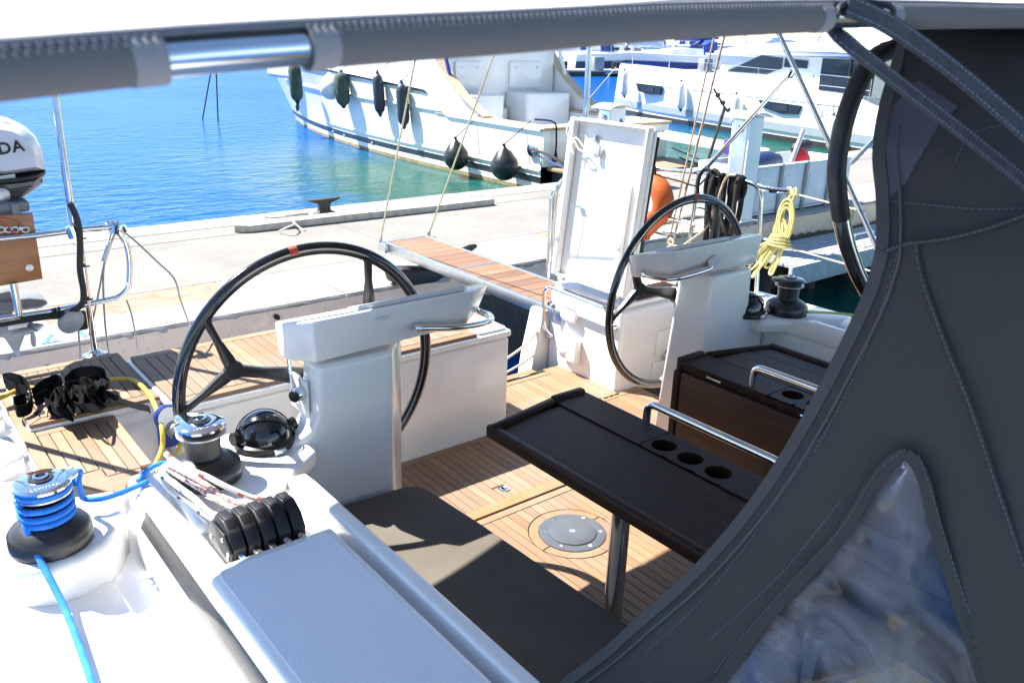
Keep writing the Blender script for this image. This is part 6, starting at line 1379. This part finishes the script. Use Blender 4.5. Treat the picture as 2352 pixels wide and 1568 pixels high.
# webbing tie-down straps from the bar
sp1 = thing('tie_down_strap', 'wide grey stitched webbing strap from the awning bar, upper of two', 'strap', ony((1960, 20), BYF), 'awning tie-down straps')
def strap3(pixels, par, m, wid):
    P_ = [ony(p_, Y) for p_, Y in pixels]; P_ = cr(P_, 8); wv = []
    for i in range(len(P_)):
        t = (P_[min(i+1, len(P_)-1)]-P_[max(0, i-1)]).normalized(); view = (P_[i]-CAM).normalized(); s_ = t.cross(V((-.55, -.8, .25)).normalized()).normalized(); wv.append(s_)
    MB().ribbon(P_, wid, thick=.004, wv=wv).build('webbing', m, par, smooth=60)
    b = MB(); d = 0
    for i in range(len(P_)-1):
        a, c = P_[i], P_[i+1]; t = (c-a).normalized(); L = (c-a).length; nn = wv[i].cross(t).normalized()
        if nn.dot(CAM-a) < 0: nn = -nn
        u = 0
        while u < L:
            for e in (-.36, .36): b.obox(a+t*u+wv[i]*(wid*e)+nn*.0024, t*.0016, wv[i]*.0006, nn*.0004)
            u += .0065
    b.build('stitching', 'thread', par, smooth=0, kind='stuff')
strap3([((1945, 12), BYF-.01), ((2050, 62), BYF-.02), ((2200, 170), .46), ((2352, 300), .41), ((2480, 420), .36)], sp1, 'strap_grey', .020)
sp2 = thing('tie_down_strap', 'dark webbing strap passing under the awning bar, lower of two', 'strap', ony((1910, 70), BYF), 'awning tie-down straps')
strap3([((1905, 60), BYF+.02), ((1960, 110), BYF-.01), ((2100, 220), .49), ((2230, 320), .46), ((2352, 418), .42), ((2480, 530), .38)], sp2, 'strap_grey', .015)

# ================================================================== SPRAYHOOD (starboard side panel)
sh = thing('sprayhood', 'dark grey canvas sprayhood with clear side window beside the cockpit', 'sprayhood', (1.1, .5, .7))
XZ = [(.55, .955), (.74, .99), (1.0, 1.06), (1.21, 1.12), (1.44, 1.165), (1.63, 1.185), (1.73, 1.20), (1.86, 1.25), (1.93, 1.30), (1.98, 1.36), (2.04, 1.50), (2.1, 1.75)]
def Xd(z):
    if z <= XZ[0][0]: return XZ[0][1]
    for a, c in zip(XZ[:-1], XZ[1:]):
        if z <= c[0]: f = (z-a[0])/(c[0]-a[0]); return a[1]+(c[1]-a[1])*f
    return XZ[-1][1]
def ond(p_, off=0):
    d = ray(*p_); t0, t1 = .3, 4.0
    for _ in range(50):
        tm = (t0+t1)/2; P_ = CAM+d*tm
        if P_.x > Xd(P_.z)-off: t1 = tm
        else: t0 = tm
    return CAM+d*t1
def pixel(P_): v = V(P_)-CAM; z = v.dot(FWD); return (1176+v.dot(RGT)*FPX/z, 784-v.dot(UPV)*FPX/z) if z > .02 else (9999, 9999)
EP = [(1215, 1640), (1300, 1568), (1390, 1500), (1480, 1420), (1590, 1322), (1700, 1200), (1790, 1075), (1870, 940), (1935, 815), (1990, 700), (2015, 630), (2030, 560), (2030, 450), (2022, 350), (2035, 250), (2062, 150), (2082, 70), (2088, 20)]
edge = cr([ond(p_) for p_ in EP], 6)
def Ye(z):
    best = None
    for a, c in zip(edge[:-1], edge[1:]):
        if min(a.z, c.z) <= z <= max(a.z, c.z): f = (z-a.z)/(c.z-a.z) if abs(c.z-a.z) > 1e-9 else 0; return a.y+(c.y-a.y)*f
    return edge[0].y if z < edge[0].z else edge[-1].y
WP = [(2085, 1043), (2105, 1060), (2125, 1100), (2150, 1200), (2190, 1330), (2228, 1450), (2262, 1568), (2300, 1720), (1560, 1720), (1610, 1620), (1660, 1555), (1750, 1432), (1850, 1322), (1930, 1232), (2000, 1122), (2035, 1075), (2062, 1050)]
def inside(p_, poly):
    x, y = p_; r = False; n = len(poly)
    for i in range(n):
        (x0, y0), (x1, y1) = poly[i], poly[i-1]
        if (y0 > y) != (y1 > y) and x < (x1-x0)*(y-y0)/(y1-y0)+x0: r = not r
    return r
def wob(Y, z): return .004*math.sin(Y*23+z*17)*math.exp(-((z-1.0)/.35)**2)+.009*math.sin(Y*11+z*4)*math.exp(-((z-1.35)/.25)**2)+.009*math.exp(-(((Y-.45)*5)**2+((z-1.28+.25*(.5-Y))*16)**2))-.006*math.exp(-(((Y-.42)*6)**2+((z-1.22+.3*(.5-Y))*18)**2))
b = MB(); rows = []; NZ, NJ = 120, 84; z0_, z1_ = edge[0].z, edge[-1].z
for i in range(NZ+1):
    z = z0_+(z1_-z0_)*i/NZ; y = Ye(z); rows.append([V((Xd(z)-wob(y-j*.0125, z)*min(1, j/6), y-j*.0125, z)) for j in range(NJ+1)])
o_ = 0
for r in rows: b.v += r
for i in range(NZ):
    for j in range(NJ):
        c_ = (rows[i][j]+rows[i+1][j+1])/2
        if inside(pixel(c_), WP): continue
        k = i*(NJ+1)+j; b.f.append((k, k+NJ+1, k+NJ+2, k+1))
cv = b.build('side_panel', 'canvas_dark', sh, smooth=80, solid=.002)
WPc = cr([V((x, y, 0)) for x, y in WP], 3, True)
wpt = [ond((p_.x, p_.y), .004) for p_ in WPc]
def band(pts, w_, nm, m, off=.003, par=sh, cl=False, th=.003):
    P_ = [V(p_) for p_ in pts]; wv = []
    for i in range(len(P_)):
        t = (P_[(i+1) % len(P_)]-P_[i-1]) if cl else (P_[min(i+1, len(P_)-1)]-P_[max(i-1, 0)]); wv.append(t.normalized().cross(V((-1, 0, .2))).normalized())
    return MB().ribbon([p_+V((-off, 0, 0)) for p_ in P_], w_, thick=th, wv=wv).build(nm, m, par, smooth=60)
band(wpt[:-1]+[wpt[0]], .019, 'window_binding', 'canvas_dark', .003)
# clear window pane
b = MB(); rows = []
zs_ = [p_.z for p_ in wpt]; zb, zt_ = min(zs_), max(zs_)
NZ2 = 40
for i in range(NZ2+1):
    z = zb+.001+(zt_-zb-.002)*i/NZ2; ys = []
    for a, c in zip(wpt, wpt[1:]+[wpt[0]]):
        if (a.z-z)*(c.z-z) <= 0 and a.z != c.z: ys.append(a.y+(c.y-a.y)*(z-a.z)/(c.z-a.z))
    if len(ys) < 2: continue
    y0, y1 = min(ys), max(ys); rows.append([V((Xd(z)+.003-.010*math.sin(PI*j/14)*math.sin(3*z*4+j*.5)*.5, y0+(y1-y0)*j/14, z)) for j in range(15)])
MB().grid(rows).build('window_pane', 'clear_vinyl', sh, smooth=80)
# bound after edge and reinforcement patches
band([p_ for p_ in edge], .020, 'edge_binding', 'canvas_edge', .004)
inn = [V((Xd(p_.z)-.003, p_.y-.028, p_.z)) for p_ in edge[6:-20]]
MB().tube([p_+V((-.002, 0, 0)) for p_ in inn], .0022, 6).build('edge_piping', 'edge_cord', sh)
def patch(ps, nm, m, off=.004):
    x0, x1, y0, y1 = min(p_[0] for p_ in ps), max(p_[0] for p_ in ps), min(p_[1] for p_ in ps), max(p_[1] for p_ in ps); st = 4; idx = {}; b = MB()
    def vid(i, j):
        if (i, j) not in idx: idx[(i, j)] = len(b.v); b.v.append(ond((x0+i*st, y0+j*st), off))
        return idx[(i, j)]
    for i in range(int((x1-x0)/st)+1):
        for j in range(int((y1-y0)/st)+1):
            if inside((x0+(i+.5)*st, y0+(j+.5)*st), ps): b.f.append((vid(i, j), vid(i, j+1), vid(i+1, j+1), vid(i+1, j)))
    b.build(nm, m, sh, smooth=60)
patch([(2043, 250), (2070, 225), (2110, 190), (2140, 205), (2198, 246), (2165, 272), (2080, 420), (2045, 455), (2030, 460), (2034, 330)], 'reinforcement_patch', 'canvas_patch')
patch([(2100, 190), (2113, 186), (2200, 244), (2178, 268), (2090, 208)], 'reinforcement_patch', 'canvas_patch', .0075)
# seams: stitched folds
def seam(ps, nm='seam', off=.005, dash=True, fold=True):
    P_ = cr([ond(p_, off) for p_ in ps], 10)
    if fold: MB().tube(P_, .0034, 6).build(nm, 'canvas_dark', sh)
    if dash:
        b = MB(); d = 0; sd = V((0, 0, 0))
        for a, c in zip(P_[:-1], P_[1:]):
            L = (c-a).length; t = (c-a).normalized(); u = 0
            while u < L:
                if int((d+u)/.0042) % 2 == 0: m_ = a+t*u+V((-.0042 if fold else -.0012, .0, .0)); b.obox(m_, t*.0013, t.cross(V((1, 0, 0))).normalized()*.00035, (.0004, 0, 0))
                u += .0014
            d += L
        if b.f: b.build('stitching', 'thread', sh, smooth=0, kind='stuff')
seam([(2028, 580), (2080, 560), (2160, 550), (2250, 530), (2352, 495), (2420, 470)])
seam([(2040, 462), (2150, 472), (2250, 480), (2352, 478), (2420, 474)], fold=False, off=.003)
seam([(2105, 560), (2120, 640), (2170, 780), (2230, 930), (2290, 1110), (2352, 1290), (2400, 1420)])
seam([(2062, 580), (2040, 660), (1990, 800), (1930, 930), (1870, 1040)], fold=False, off=.003)
seam([(1930, 1150), (1800, 1310), (1640, 1460), (1520, 1560)], fold=False, off=.003)
seam([(1880, 1010), (1800, 1130), (1700, 1270), (1600, 1390), (1480, 1500)], fold=False, off=.003)
seam([(2112, 1045), (2140, 1130), (2180, 1260), (2225, 1400), (2275, 1560)], fold=False, off=.008)
seam([(2072, 1036), (2010, 1090), (1930, 1215), (1840, 1312), (1740, 1420), (1640, 1545)], fold=False, off=.008)
seam([(2195, 370), (2230, 310), (2290, 290), (2352, 282), (2400, 282)], fold=False, off=.003)
# roof and far side of the hood so that it stands as a whole
b = MB(); rows = []
for j in range(13):
    Y = Ye(1.95)-j*.09; rows.append([V((X, Y-.02, z-.045*max(0, j-4)*.2)) for X, z in ((1.40, 2.0), (1.52, 2.045), (1.75, 2.085), (2.1, 2.11), (2.5, 2.11), (2.9, 2.085), (3.13, 2.045), (3.28, 1.98), (3.45, 1.6), (3.62, .75))])
b.grid(rows); b.build('roof', 'canvas_dark', sh, smooth=80, solid=.002)
gh = [ony(a, .80) for a in ((2110, 70), (2062, 108), (2012, 132), (1970, 195), (1938, 285), (1922, 380), (1924, 440), (1932, 500))]
MB().tube(cr(gh, 6), .0165, 14).build('leather_grip', 'leather', sh)
gh2 = [ony(a, .80) for a in ((1924, 420), (1930, 490), (1948, 570), (1980, 650), (2030, 730))]
MB().tube(cr(gh2, 6), .0155, 14).build('grab_tube', 'stainless', sh)

# drop helper data
for o in bpy.data.objects:
    if '_b' in o: del o['_b']
